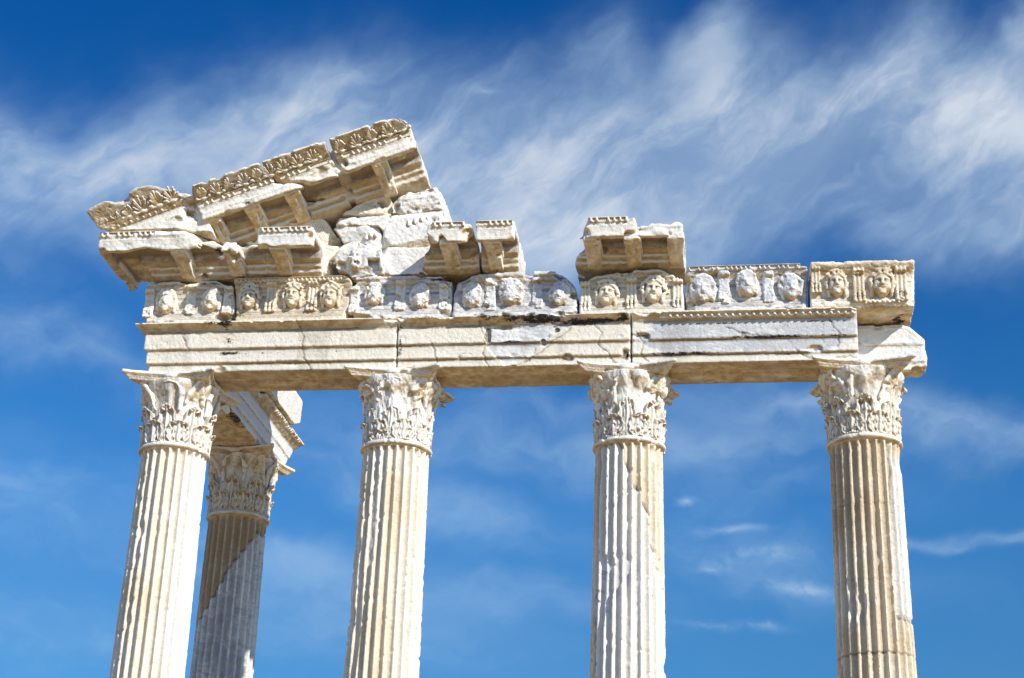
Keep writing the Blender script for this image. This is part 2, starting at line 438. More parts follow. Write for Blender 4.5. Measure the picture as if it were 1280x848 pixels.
def palmette(parent, fr, a, v, n, tilt, s=1., kind=0, tone=.5, worn=0.):
    f2 = sub_frame(fr, a, v, n, tilt)
    def fn(x, y, z):
        x = x/s; y = y/s; z = z/s
        d = ell(x, y, z, (0, .0, .02), (.045, .03, .03))
        m_ = 7 if kind == 0 else 9
        for i in range(m_):
            t = (i-(m_-1)/2)/((m_-1)/2)
            an = t*(.80 if kind == 0 else .62)
            l_ = .19-.055*abs(t)
            p0 = (math.sin(an)*.04, .008, .025+math.cos(an)*.02)
            p1 = (math.sin(an)*l_*.85+.012*math.sin(6*t), .012+.02*abs(math.cos(an)), math.cos(an)*l_)
            if kind == 1: p1 = (p1[0]*.6+math.sin(an*2.2)*.03, p1[1], p1[2])
            d = np.minimum(d, cap(x, y, z, p0, p1, .007, .0125))
        for sx in (-1, 1):
            d = smin(d, cap(x, y, z, (0, .005, .01), (sx*.085, .01, .03), .014, .012), .01)
            d = smin(d, ell(x, y, z, (sx*.09, .008, .04), (.024, .022, .024)), .01)
        return d*s
    return carve('palmette', fn, (-.13*s, -.03, -.02*s), (.13*s, .06*s, .225*s), .0078, MARBLE, f2, parent, round_=0, amp=.003, amp2=.008+.02*worn, asc=12, tone=tone, chips=int(14*worn), chip_r=(.02, .04))

STN = lambda pts: (lambda W, L: sum(np.exp(-((W[:, 0]-x)/rx)**2-((W[:, 2]-z)/rz)**2)*k for x, z, rx, rz, k in pts))
def px_st(lst, v=.5):
    out = []
    for px, py, rx, ry, k in lst:
        x, z = at(px, py, v); out.append((x, z, rx/93, ry/85, k))
    return out

# ------------------------------------------------------------------ columns
SH = 7.02      # top of the shafts
def rad(z): return .428+(7.02-z)*.0118
def bell(z): return .405+.012*sstep(7.1, 7.5, z)+.115*sstep(7.55, 7.9, z)**1.3
def ring_mesh(name, R, Z, mat, parent, attr, close=True, off=(0, 0)):
    nz, nt_ = R.shape
    th = np.arange(nt_)/nt_*2*PI
    V = np.stack([R*np.cos(th), R*np.sin(th), np.broadcast_to(Z, R.shape) if Z.ndim == 2 else Z[:, None]+0*R], -1).reshape(-1, 3)
    V[:, 0] += off[0]; V[:, 1] += off[1]
    i = np.arange(nz-1)[:, None]*nt_; j = np.arange(nt_)[None, :]; j2 = (j+1) % nt_
    F = np.stack([i+j, i+j2, i+nt_+j2, i+nt_+j], -1).reshape(-1, 4)
    return V, F
def column(x, y, label, seed, tone, patchf, worn=.3, cap_tone=.55, cap_worn=.3, joints=(), stainf=None, flutes=24, rot=0., broken=(), fl=.4):
    root = thing('fluted_column', label, 'column', (x, y, -.9), 'fluted columns of the temple')
    zs = np.concatenate([np.linspace(7.02, 3.3, 270), np.linspace(3.2, -.62, 40)])[::-1]
    nt_ = 24*22; th = np.arange(nt_)/nt_*2*PI
    Z, TH = np.meshgrid(zs, th, indexing='ij')
    R = rad(Z)
    P = np.stack([R*np.cos(TH)+x, R*np.sin(TH)+y, Z], -1).reshape(-1, 3)
    f = ((TH+rot)*flutes/(2*PI)) % 1; a = np.abs(f-.5)*2
    prof = np.where(a < .80, np.sqrt(np.clip(1-(a/.80)**2, 0, 1)), 0)
    endf = np.sqrt(np.clip((6.95-Z)/.055, 0, 1))*sstep(-.6, -.5, Z)
    Pl = P*np.array([1, 1, .30])
    n1 = fbm(Pl, 7, 3, seed).reshape(R.shape); n2 = fbm(P, 16, 2, seed+5).reshape(R.shape); n3 = fbm(P*np.array([1, 1, .5]), 1.6, 3, seed+9).reshape(R.shape)
    n4 = noise(P, 55, seed+3).reshape(R.shape)
    # big losses where the arrises have gone, small chips elsewhere
    loss = sstep(.66-.14*worn, .76-.14*worn, n1)*.034*sstep(.40, .56, n3)+sstep(.66, .78, n2)*.018*(.4+worn)
    depth = .058*prof*endf
    arris = (1-prof)
    d = np.maximum(depth, 0)+loss*arris*(Z < 6.97)+(n2-.5)*.010+(n4-.5)*.004+(n3-.5)*.012
    for (pz, pa, rz, ra, dp) in broken:          # deep scars
        g = np.exp(-(((Z-pz)/rz)**2+(np.angle(np.exp(1j*(TH-pa)))/ra)**2)); d = d*(1-.75*np.clip(g*1.6, 0, 1))+dp*np.clip(g*1.6, 0, 1)*(.6+.8*n2)
    for jz in joints: d = d+(.02 if jz < 5 else .005)*np.exp(-((Z-jz-.03*(n1-.5))/.008)**2)
    d = d*np.where(Z < -.55, .2, 1)
    pt = patchf(np.angle(np.exp(1j*(TH+PI/2))), Z, n1, n3) if patchf else np.zeros_like(R)+tone
    gx = np.abs(np.gradient(pt, axis=0))+np.abs(np.gradient(pt, axis=1))
    d = d+np.clip(gx*.6, 0, .016)
    V, F = ring_mesh('s', R-d, Z, None, None, None, off=(x, y))
    cavt = np.clip(prof*fl*(.6+.8*n1)*endf+np.clip(gx*4, 0, .8)+np.clip(sum(np.exp(-((Z-jz-.03*(n1-.5))/.010)**2)*(1 if jz < 5 else .3) for jz in joints) if joints else 0, 0, 1)*.9, 0, 1)  # flute brown is dirt plus painted shadow
    t = pt+(n1-.5)*.22+(n3-.5)*.35
    st = stainf(V).reshape(R.shape) if stainf else np.zeros_like(R)
    st = st+sstep(.68, .8, n2)*sstep(.5, .7, n3)*.35
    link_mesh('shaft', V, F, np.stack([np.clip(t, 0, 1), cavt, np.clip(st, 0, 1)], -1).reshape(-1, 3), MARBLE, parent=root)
    # astragal ring
    zz = np.linspace(6.955, 7.05, 18); th = np.arange(300)/300*2*PI
    Z, TH = np.meshgrid(zz, th, indexing='ij')
    q = (Z-6.955)/.095
    R = .425+.045*np.sqrt(np.clip(1-((q-.42)/.42)**2, 0, 1))*(q < .84)+.012*(q > .84)
    P = np.stack([R*np.cos(TH)+x, R*np.sin(TH)+y, Z], -1).reshape(-1, 3)
    n2 = fbm(P, 9, 3, seed+31).reshape(R.shape); R = R-sstep(.56, .7, n2)*.03*(.4+worn)+(n2-.5)*.012
    R[0] = .40; R[-1] = .39
    V, F = ring_mesh('r', R, Z, None, None, None, off=(x, y))
    link_mesh('astragal', V, F, np.stack([np.clip(cap_tone+(n2-.5)*.3, 0, 1), 0*R+.1, 0*R], -1).reshape(-1, 3), MARBLE, parent=root)
    # attic base
    zz = np.linspace(-.9, -.6, 50); Z, TH = np.meshgrid(zz, th, indexing='ij'); q = Z[:, 0:1]
    R = np.where(Z < -.78, .60+.07*np.sqrt(np.clip(1-((Z+.84)/.06)**2, 0, 1)), np.where(Z < -.71, .585-.03*np.sin((Z+.78)/.07*PI), .55+.045*np.sqrt(np.clip(1-((Z+.66)/.05)**2, 0, 1))))
    R[0] = .01; R[-1] = .45
    V, F = ring_mesh('b', R, Z, None, None, None, off=(x, y))
    link_mesh('base', V, F, np.stack([0*R+tone, 0*R, 0*R], -1).reshape(-1, 3), MARBLE, parent=root)
    # capital: bell, carved leaves, volutes, abacus
    zz = np.linspace(7.035, 7.90, 80); th = np.arange(360)/360*2*PI
    Z, TH = np.meshgrid(zz, th, indexing='ij'); R = bell(Z)
    P = np.stack([R*np.cos(TH)+x, R*np.sin(TH)+y, Z], -1).reshape(-1, 3)
    n2 = fbm(P*np.array([1.6, 1.6, .6]), 6, 5, seed+71, .6).reshape(R.shape)
    stems = .03*np.exp(-((np.abs(((TH*8/(2*PI)+.5) % 1)-.5)*2)/.28)**2)*sstep(7.35, 7.5, Z)*sstep(7.85, 7.7, Z)
    R = R+(n2-.5)*(.04+.09*cap_worn)+stems*(1-.5*cap_worn); R[-1] = .2; R[0] = .3
    V, F = ring_mesh('c', R, Z, None, None, None, off=(x, y))
    cp = link_mesh('capital', V, F, np.stack([np.clip(cap_tone+.05+(n2-.5)*.5, 0, 1), np.clip(.50-(n2-.4)*2.6, 0, .9), 0*R], -1).reshape(-1, 3), MARBLE, parent=root)
    rs = np.random.default_rng(seed+500)
    def leaf(ang, z0, z1, w0, thick, curl, off, cut=1.):
        nsn, ntn = 41, 52
        s = np.linspace(-1, 1, nsn)[None, :]; t = np.linspace(0, 1, ntn)[:, None]*cut
        lob = np.abs(np.sin(t*PI*3.6+.4)); wd = w0*(.80+.30*np.sin(PI*np.clip(t, 0, 1)**.9))*np.sqrt(np.clip(1-np.clip((t-.70)/.31, 0, 1)**2, 0.02, 1))*(1-.09*lob**3)
        tz = t-.10*np.abs(s)**1.5*(.4+t)+0*s
        z = z0+(z1-z0)*tz
        z = z-(z1-z0)*.16*sstep(.86, 1.0, t)
        r0 = bell(np.clip(z, 7.03, 7.9))
        bul = np.clip(1-np.abs(s)**6, 0, 1)**.5
        rim = np.exp(-((np.abs(s)-.80)/.13)**2)*sstep(0, .12, t); mid_ = np.exp(-(s/.13)**2); topr = np.exp(-((t-.84)/.10)**2)
        rr = r0+off+thick*(1-.35*cap_worn)*bul*(.30+.45*cap_worn+(.70-.45*cap_worn)*np.clip(np.maximum(np.maximum(rim, mid_*.9), topr), 0, 1))*(.75+.35*t)+curl*sstep(.68, .95, t)*(1-.5*s*s)
        fan = np.cos((s*2.6/(.6+.4*t)+.25*np.sin(t*9))*2*PI)
        rr = rr+.007*fan*bul*(1-np.exp(-(s/.10)**2))
        drill = np.exp(-((np.abs(s)-.42)/.15)**2)*np.exp(-(((t*3.4+.1) % 1-.5)/.20)**2)*sstep(.06, .16, t)*sstep(.84, .72, t)
        rr = rr-.045*(1-.6*cap_worn)*drill
        P3 = np.stack([np.cos(ang+s*wd/r0)*rr, np.sin(ang+s*wd/r0)*rr, z], -1)
        n_ = fbm(P3.reshape(-1, 3)+seed, 11, 3, seed+int(ang*10)).reshape(rr.shape)
        rr = rr-sstep(.58, .75, n_)*(.012+.05*cap_worn)+(n_-.5)*(.012+.03*cap_worn)
        edge = sstep(.93, 1., np.abs(s))+sstep(.985, 1., t/cut)+sstep(.02, 0, t)
        rr = np.where(edge > .5, r0-.02, rr)
        V = np.stack([np.cos(ang+s*wd/r0)*rr+x, np.sin(ang+s*wd/r0)*rr+y, z], -1).reshape(-1, 3)
        i = np.arange(ntn-1)[:, None]*nsn; j = np.arange(nsn-1)[None, :]
        F = np.stack([i+j, i+j+1, i+nsn+j+1, i+nsn+j], -1).reshape(-1, 4)
        cv = np.clip(drill*1.5+.55*(1-fan)*.5*bul+.5*sstep(.75, .9, np.abs(s)), 0, 1)
        link_mesh('acanthus_leaf', V, F, np.stack([np.clip(cap_tone+(n_-.5)*.4, 0, 1), np.clip(cv, 0, 1), 0*cv], -1).reshape(-1, 3), MARBLE, parent=cp)
    for k in range(8):
        a0 = k*PI/4+PI/8
        leaf(a0+PI/8, 7.03, 7.62+rs.uniform(-.02, .02), .125, .06, .050*(rs.random() > cap_worn), .0, 1. if rs.random() > cap_worn*.6 else .78)
        leaf(a0, 7.03, 7.37+rs.uniform(-.015, .015), .150, .055, .030*(rs.random() > cap_worn), .018)
    # caulicoles between the leaves and the corner volutes
    for k in range(4):
        an = PI/4+k*PI/2; ca, sa = math.cos(an), math.sin(an)
        fr = (np.array([x, y, 0.]), np.array([-sa, ca, 0]), np.array([ca, sa, 0]), np.array([0, 0, 1.]))
        lost = k >= 2 or (k == 1 and x < 4)
        def vol(a_, v_, n_):
            d = None
            for sx in (-1, 1):
                q = cap(a_, v_, n_, (sx*.15, .41, 7.50), (sx*.09, .46, 7.70), .030, .030 if lost else .036)
                d = q if d is None else smin(d, q, .03)
                d = smin(d, cap(a_, v_, n_, (sx*.09, .46, 7.70), (sx*.018, .56, 7.87) if lost else (sx*.018, .63, 7.85), .036, .024), .03)
            if lost: d = smin(d, cap(a_, v_, n_, (0, .40, 7.60), (0, .57, 7.88), .05, .035), .05)
            else:
                rr = np.sqrt((v_-.655)**2+(n_-7.80)**2); tt = np.arctan2(n_-7.80, v_-.655)
                d = smin(d, np.maximum(rr-.068-.012*np.cos(tt*1+rr*90), np.abs(a_)-.048), .015)
                d = smax(d, -(np.abs(rr-.038)-.008+np.maximum(0, .03-np.abs(a_))*2), .01)
            return d
        carve('corner_volute', vol, (-.2, .38, 7.44), (.2, .76, 7.9), .012, MARBLE, fr, cp, round_=1, amp=.005, amp2=.02+.02*cap_worn, asc=9, tone=cap_tone, chips=5+int(14*cap_worn), chip_r=(.02, .05))
        an = k*PI/2; ca, sa = math.cos(an), math.sin(an)
        fr = (np.array([x, y, 0.]), np.array([-sa, ca, 0]), np.array([ca, sa, 0]), np.array([0, 0, 1.]))
        def hel(a_, v_, n_):
            d = cap(a_, v_, n_, (0, .43, 7.50), (0, .47, 7.68), .016, .012)
            d = smin(d, ell(a_, v_, n_, (0, .475, 7.715), (.034, .03, .05)), .015)
            for sx in (-1, 1):
                pts = [(sx*.15, .425, 7.48), (sx*.165, .45, 7.66), (sx*.15, .475, 7.76), (sx*.10, .50, 7.825), (0, .52, 7.852)]
                for p, q, r_ in zip(pts[:-1], pts[1:], (.026, .030, .017, .015)): d = smin(d, cap(a_, v_, n_, p, q, r_), .008)
                d = smin(d, ell(a_, v_, n_, (sx*.175, .46, 7.70), (.04, .03, .045)), .015)
            return d
        carve('helix_scroll', hel, (-.22, .38, 7.44), (.22, .56, 7.88), .0105, MARBLE, fr, cp, round_=0, amp=.004, amp2=.02+.02*cap_worn, asc=9, tone=cap_tone+.05, chips=int(26*cap_worn), chip_r=(.02, .05))
    def aba(a_, v_, n_):
        q = (n_-7.865)/.125
        st_ = np.where(q < .5, -.045+.035*np.clip(q/.5, 0, 1)**2, np.where(q < .62, -.022, .012))
        d1 = np.abs(a_)-(.485+.38*v_*v_)-st_; d2 = np.abs(v_)-(.485+.38*a_*a_)-st_
        d = np.maximum(np.maximum(d1, d2), (np.abs(a_)+np.abs(v_)-1.235)/1.414-st_)
        d = np.maximum(d, np.abs(n_-7.93)-.062)
        for an in range(4):
            c = (math.cos(an*PI/2)*.485, math.sin(an*PI/2)*.485, 7.93)
            r = (.09, .05, .05) if an % 2 else (.05, .09, .05)
            d = smin(d, ell(a_, v_, n_, c, r), .02)
        return d
    fr = (np.array([x, y, 0.]), np.array([1., 0, 0]), np.array([0, -1., 0]), np.array([0, 0, 1.]))
    carve('abacus', aba, (-.72, -.72, 7.86), (.72, .72, 7.995), .0105, MARBLE, fr, cp, round_=1, amp=.003, amp2=.008, asc=7, tone=cap_tone+.1, tvar=.15, chips=7+int(12*cap_worn), chip_r=(.015, .04))
    return root

def pf1(th, Z, n1, n3):   # th = 0 faces the viewer, positive to the right
    return .34+.36*sstep(.40, 1.0, th)+.12*sstep(-.2, -1.2, th)*(n3 > .5)
def pf2(th, Z, n1, n3): return .34+.16*sstep(.2, .8, th)+.18*sstep(.35, .05, np.abs(th+.35+.1*(n3-.5)))*sstep(5.4, 6.0, Z)
def pf3(th, Z, n1, n3):
    edge = 6.98-.35*np.clip(th+.35, 0, 2.0)-.15*np.floor(np.clip(th+.35, 0, 2)*3.82)-.35*sstep(.55, .9, th)+.35*(n3-.5)
    lf = -.95+.25*(n1-.5)-.15*sstep(5.6, 5., Z)
    inn = (sstep(-.02, .02, edge-Z))*sstep(-.03, .03, th-lf)
    return .30+.32*inn+.10*inn*sstep(-.1, -.6, th)
def pf4(th, Z, n1, n3):
    inn = sstep(.0, .04, th-.62+.25*(n1-.5)-.12*np.sin(Z*2.1))*sstep(6.9, 6.6, Z)*sstep(4.72, 4.76, Z)
    return .20+.16*(n3-.5)+.42*inn
def pf5(th, Z, n1, n3):
    e = 5.35+1.25*np.clip((.5*th+.5*np.floor(th*3.82)/3.82+1.0)/1.7, 0, 1.2)+.5*(n3-.5)+.18*(n1-.5)
    inn = sstep(-.02, .02, e-Z)
    return .06+.08*n3+(.60+.30*n1)*inn
column(-4.5, 0, 'corner column at the left front, white flutes under crisp open-carved leaves', 1, .6, pf1, .12, .60, .05, rot=.05, fl=.36)
column(-1.5, 0, 'second front column from the left, cream white with long broken flutes and worn-smooth leaves', 2, .55, pf2, .6, .58, .85, rot=.02, broken=[(5.9, -PI/2-.38, .55, .16, .03), (4.6, -PI/2-.6, .5, .1, .03)])
column(1.53, 0, 'third front column from the left, white marble core breaking out of a cream collar', 3, .6, pf3, .5, .56, .55, rot=.1, broken=[(4.3, -PI/2+.2, .7, .1, .025)])
column(4.475, 0, 'right-hand front column, tan fluted shaft with a drum joint and tall empty leaf panels', 4, .4, pf4, .15, .45, .4, joints=(4.32, 5.2, 6.15), rot=.0, fl=.58)
column(-4.5, 2.9622, 'rear column standing behind the left corner, brown above and grey below a slanting break', 5, .5, pf5, .1, .36, .15, rot=.07, fl=.5)
print('columns', time.time()-T0)

# ------------------------------------------------------------------ architrave
ARP = [(-.325, 8.0), (.0, 8.0), (.02, 8.03), (.11, 8.03), (.13, 8.0), (.415, 8.0), (.415, 8.095), (.405, 8.112), (.452, 8.118), (.452, 8.288), (.442, 8.304), (.488, 8.312), (.488, 8.535), (.48, 8.552), (.50, 8.556), (.50, 8.575), (.525, 8.60), (.60, 8.628), (.62, 8.633), (.62, 8.655), (-.325, 8.655)]
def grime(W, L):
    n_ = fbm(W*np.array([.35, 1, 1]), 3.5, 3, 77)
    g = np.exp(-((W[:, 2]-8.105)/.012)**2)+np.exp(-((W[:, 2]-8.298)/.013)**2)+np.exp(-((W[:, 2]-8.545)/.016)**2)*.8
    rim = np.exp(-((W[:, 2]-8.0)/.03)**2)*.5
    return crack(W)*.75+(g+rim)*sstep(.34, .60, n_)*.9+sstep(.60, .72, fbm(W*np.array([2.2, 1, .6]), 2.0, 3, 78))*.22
CRACKS = []
for pl in ([(742, 402), (752, 418), (748, 430), (764, 444), (770, 456)], [(795, 415), (806, 428), (800, 440), (812, 452)], [(600, 405), (607, 422), (603, 440), (612, 458)], [(906, 410), (935, 418), (965, 421)], [(640, 456), (668, 446), (690, 428), (715, 410)],
           [(372, 404), (380, 420), (377, 441), (388, 462)], [(228, 420), (236, 438)], [(995, 436), (1010, 446), (1074, 444)], [(540, 430), (546, 446), (541, 460)], [(1035, 400), (1050, 418), (1046, 432)]):
    CRACKS.append(ats(pl, .47))
def crack(W, wd=.010):
    x = W[:, 0]+(fbm(W, 14, 3, 61)-.5)*.07; z = W[:, 2]+(fbm(W, 14, 3, 62)-.5)*.07
    d = np.full(len(W), 9.)
    for pl in CRACKS:
        for p, q in zip(pl[:-1], pl[1:]):
            ex, ez = q[0]-p[0], q[1]-p[1]; t = np.clip(((x-p[0])*ex+(z-p[1])*ez)/(ex*ex+ez*ez), 0, 1)
            d = np.minimum(d, np.hypot(x-p[0]-ex*t, z-p[1]-ez*t))
    return sstep(wd*1.3, wd*.4, d)*(W[:, 1] < -.38)
def inset(pz, k=.016):
    return lambda W, L: -k*sstep(.006, -.012, pz(W))*(L[:, 1] > .38)-.010*crack(W)
def beam(label, a0, a1, tone, tonef, stain, mitre=False, cuts=None, chips=40, eggs=None, mat=CREAM, grooves=(), dispf=lambda W, L: -.010*crack(W)):
    root = thing('architrave_beam', label, 'stone beam', ((a0+a1)/2, 0, 8.0), 'architrave beams')
    def fn(a, v, n):
        vv = np.maximum(v, .42+(a0-a)) if mitre else v+0*a
        d = poly(vv, n+0*vv, ARP) if mitre else poly(v, n, ARP)
        lo_ = a0-.2 if mitre else a0
        d = np.maximum(d, np.maximum(lo_-a, a-a1))
        for g in grooves: d = np.maximum(d, -g(a, v, n))
        return d
    carve('beam_body', fn, (a0-(.2 if mitre else 0), -.33, 7.99), (a1, .63, 8.66), .0135, mat, FAC, root, chips=chips, chip_r=(.012, .03), round_=1, amp=.003, amp2=.008, asc=5, tone=tone, tvar=.08, tonef=tonef, stain=stain, cuts=cuts, cavf=grime, dispf=dispf)
    if eggs:
        for e0, e1, n0 in eggs[0]: egg_strip(root, FAC, e0, e1, .545 if n0 > 8.5 else n0*0+.465, n0, .05, .05, .088, tone=.5)
    return root
def near(poly_px, v=.47):
    pts = ats(poly_px, v)
    return lambda W, j=.06, s=3: poly(W[:, 0]+(fbm(W, 9, 4, s, .7)-.5)*j*2, W[:, 2]+(fbm(W, 9, 4, s+40, .7)-.5)*j*2, pts)
def beam_tone(polys, base_mod=None):
    def f(W, L, t):
        for pz, tn in polys:
            d = pz(W); k = sstep(.008, -.008, d)
            t = t*(1-k)+(tn+(t-.4)*.8)*k
        return t
    return f
sA1 = STN(px_st([(270, 404, 22, 5, 1.), (285, 405, 12, 9, .7), (284, 424, 10, 7, .75), (283, 440, 16, 3, 1.), (340, 399, 5, 3, .6), (440, 409, 20, 3, .6), (205, 421, 20, 2, .3), (330, 440, 40, 2, .55), (420, 437, 60, 1.6, .55), (200, 441, 14, 2, .5), (460, 455, 40, 1.5, .4)]))
beam('left architrave beam, smooth cream stone with a black stain under the second carved block', -4.86, -1.49, .42, None, sA1, mitre=True, cuts=[(-1.52, .6, 8.62, .07, (2.5, 1, 1)), (-2.9, .42, 8.11, .02, (8, 1, 1))])
pA = near([(606, 405), (735, 392), (728, 404), (690, 418), (664, 445), (630, 456), (607, 434), (604, 418)])
pB = near([(664, 448), (700, 428), (705, 455), (660, 462)])
sA2 = STN(px_st([(540, 400, 40, 2, .7), (520, 408, 30, 3, .5), (610, 398, 14, 5, 1.), (640, 397, 14, 7, 1.1), (664, 398, 12, 6, 1.), (685, 399, 16, 6, 1.1), (715, 402, 18, 4, .8), (755, 401, 22, 2.5, 1.), (780, 397, 7, 6, 1.), (784, 440, 2, 12, .5), (640, 426, 20, 1.5, 1.), (780, 443, 6, 5, .8), (735, 405, 20, 4, .6), (590, 440, 20, 1.5, .4), (500, 430, 3, 20, .8), (560, 440, 40, 1.5, .4), (560, 461, 30, 3, .6)]))
beam('middle architrave beam, cream stone around an inset patch of grey marble and a blackened ledge', -1.475, 1.568, .42, beam_tone([(pA, .86)]), sA2,
     cuts=[(-1.40, .6, 8.64, .05), (.0, .63, 8.60, .05, (4, 1, .8)), (.35, .64, 8.58, .07, (2, 1, 1)), (.62, .64, 8.60, .08, (2, 1, 1)), (.2, .64, 8.63, .06, (3, 1, 1)), (.93, .65, 8.6, .04, (3, 1, 1)), (1.1, .6, 8.55, .03, (4, 1, 1)),
           (-.28, .47, 8.40, .035, (1, 1, 3.2)), (.45, .46, 8.30, .03, (1, 1, 2)), (.75, .42, 8.1, .045, (2, 1, 1.2)), (1.5, .44, 8.15, .05), (.62, .47, 8.47, .03), (-.05, .47, 8.52, .02, (8, 1, 1))], chips=60, mat=MARBLE, dispf=inset(pA))
pC = near([(808, 400), (1080, 390), (1080, 408), (1062, 425), (1030, 440), (990, 437), (840, 443), (790, 425), (815, 412)])
pD = near([(1004, 437), (1030, 440), (1062, 420), (1085, 415), (1085, 470), (990, 460)], .44)
sA3 = STN(px_st([(800, 418, 14, 2, .9), (850, 440, 55, 2.5, 1.), (820, 430, 10, 3, .5), (960, 420, 70, 1.8, 1.), (1050, 418, 20, 1.5, .5), (900, 404, 70, 1.3, .8), (1030, 401, 40, 1.3, .8), (790, 420, 2, 20, .4), (980, 440, 40, 1.4, .8), (870, 452, 60, 1.5, .5)]))
beam('right architrave beam, bluish grey marble fascias under a row of egg carving', 1.585, 4.43, .50, beam_tone([(pC, .90), (pD, .38)]), sA3, eggs=([(1.95, 4.40, 8.572)],), chips=50, mat=MARBLE,
     cuts=[(1.72, .5, 8.36, .06, (2, 1, .8)), (1.75, .6, 8.62, .06, (2, 1, 1)), (3.9, .45, 8.16, .04, (3, 1, 1)), (4.4, .63, 8.66, .05), (3.0, .47, 8.31, .02, (9, 1, 1)), (2.4, .44, 8.11, .022, (9, 1, 1))])
# white marble stub standing behind the right end
xr = lambda px, py, v: at(px, py, v)[0]
def stub(a, v, n):
    P_ = [(4.12, 8.0), (5.22, 8.0), (5.30, 8.05), (5.32, 8.2), (5.29, 8.3), (5.30, 8.42), (5.12, 8.6), (5.0, 8.64), (4.12, 8.64)]
    d = poly(a, n, P_)
    pr = [(-.31, 8.0), (.02, 8.0), (.02, 8.11), (.04, 8.12), (.04, 8.34), (.06, 8.35), (.06, 8.64), (-.31, 8.64)]
    return smax(d, poly(v, n, pr), .03)
o = carve('broken_beam_stub', stub, (4.1, -.33, 7.99), (5.36, .08, 8.65), .013, MARBLE, chips=40, chip_r=(.02, .06), amp=.004, amp2=.02, tone=.74, tvar=.05,
          cuts=[(4.6, .3, 8.7, .12, (4, 1, 1)), (5.34, .08, 7.97, .13), (5.36, .1, 8.64, .10)])
tag(o, 'bright white broken marble beam end poking out behind the far right capital', 'stone beam')

# ------------------------------------------------------------------ left flank: beam, backing block
FLK = (np.array([-4.49, 0, 0.]), np.array([0, 1., 0]), np.array([1., 0, 0]), np.array([0, 0, 1.]))
yend = 4.27
def flank(a, v, n):
    pr = [(-.37, 8.0), (.37, 8.0), (.37, 8.105), (.39, 8.115), (.39, 8.298), (.41, 8.31), (.41, 8.50), (.43, 8.52), (.50, 8.60), (.545, 8.62), (.545, 8.655), (-.37, 8.655)]
    d = poly(v, n, pr)
    d = np.maximum(d, np.maximum(.345-a, (a-yend+.9*(8.65-n))*.75))
    d = np.maximum(d, -cap(a, v, n, (.6, .39, 8.31), (3.6, .39, 8.31), .009))
    d = np.maximum(d, -cap(a, v, n, (.6, .37, 8.112), (3.6, .37, 8.112), .008))
    return d
root = thing('architrave_beam', 'beam running back from the left corner column onto the rear column', 'stone beam', (-4.49, 2, 8.0), 'architrave beams')
carve('beam_body', flank, (.33, -.38, 7.99), (4.3, .56, 8.66), .0145, MARBLE, FLK, root, chips=50, chip_r=(.02, .06), round_=1, tone=.68, tvar=.1,
      cuts=[(3.1, .40, 8.0, .10, (3, 1, 1)), (.9, .1, 7.99, .08, (2, 1, .6)), (1.7, .15, 7.99, .07, (3, 1, .6))],
      stain=lambda W, L: np.exp(-((L[:, 0]-1.3)/.5)**2-((L[:, 1]-.32)/.12)**2)*(L[:, 2] < 8.03)*1.0+np.exp(-((L[:, 0]-.75)/.2)**2-((L[:, 1]-.05)/.15)**2)*(L[:, 2] < 8.03)*1.1)
egg_strip(root, FLK, 2.6, 4.05, .50, 8.585, .055, .05, .085, tone=.5)
def fbk(a, v, n):
    d = poly(a, n, [(.5, 8.665), (3.4, 8.665), (3.72, 8.80), (3.76, 9.2), (.5, 9.2)])
    return np.maximum(d, np.maximum(-.3-v, v-.60))
o = carve('backing_block', fbk, (.45, -.32, 8.65), (3.8, .62, 9.22), .016, CREAM, FLK, chips=8, chip_r=(.02, .04), tone=.55, amp2=.02)
tag(o, 'rough pale block lying on the beam that runs back to the rear column', 'stone block')
print('beams', time.time()-T0)

# ------------------------------------------------------------------ frieze
FRP = [(-.25, 8.662), (.50, 8.662), (.50, 8.72), (.47, 8.75), (.43, 8.83), (.405, 8.95), (.40, 9.10), (.42, 9.18), (.455, 9.22), (.455, 9.25), (.49, 9.265), (.49, 9.335), (-.25, 9.335)]
def frieze(label, out_px, heads, consoles, tone=.5, worn=0., cuts=None, stain=None, chips=30, round_=1, tongues=False, hv=.40, tonef=None, mat=MARBLE, htone=None):
    pts = ats(out_px, .46)
    pts = [(x, max(z, 8.655)) for x, z in pts]
    xs = [p[0] for p in pts]; cx = (min(xs)+max(xs))/2
    root = thing('frieze_block', label, 'carved block', (cx, 0, 8.662), 'frieze blocks carved with heads')
    def fn(a, v, n):
        d = poly(a, n, pts)
        return smax(d, poly(v, n, FRP), .02+.05*worn)
    carve('block_body', fn, (min(xs), -.26, 8.65), (max(xs), .52, 9.42), .0135, mat, FAC, root, chips=chips, chip_r=(.02, .05+.03*worn), round_=round_, amp=.006, amp2=.02+.03*worn, asc=8, tone=tone, tvar=.1, cuts=cuts, stain=stain, tonef=tonef, cavb=.22)  # cavb darkens the ground, painted shade around the heads
    ht = tone if htone is None else htone
    for hd in heads:
        px, py, s, w_ = hd[:4]
        x, z = at(px, py, .52)
        head(root, x, z, hv, s, w_, ht, turn=hd[4] if len(hd) > 4 else 0.)
    for px, py, s, w_ in consoles:
        x, z = at(px, py, .50)
        console(root, x, z, hv-.005, s, w_, ht)
    if tongues: egg_strip(root, FAC, min(xs)+.03, max(xs)-.1, .475, 9.262, .06, .045, .06, tone=tone, name='tongue_moulding')
    return root
Z0 = 412
frieze('leftmost frieze block, two weathered heads in shadow with a leafy corner', [(182, Z0), (180, 362), (186, 353), (270, 351), (288, 358), (292, 375), (290, Z0)],
       [(206, 376, 1.0, .55), (262, 374, 1.0, .55)], [(184, 378, .95, .5), (236, 374, 1.0, .4), (282, 374, .9, .5)], .50, .35, stain=STN(px_st([(262, 354, 20, 2, .8), (215, 356, 18, 2, .7), (287, 390, 4, 20, .7)])))
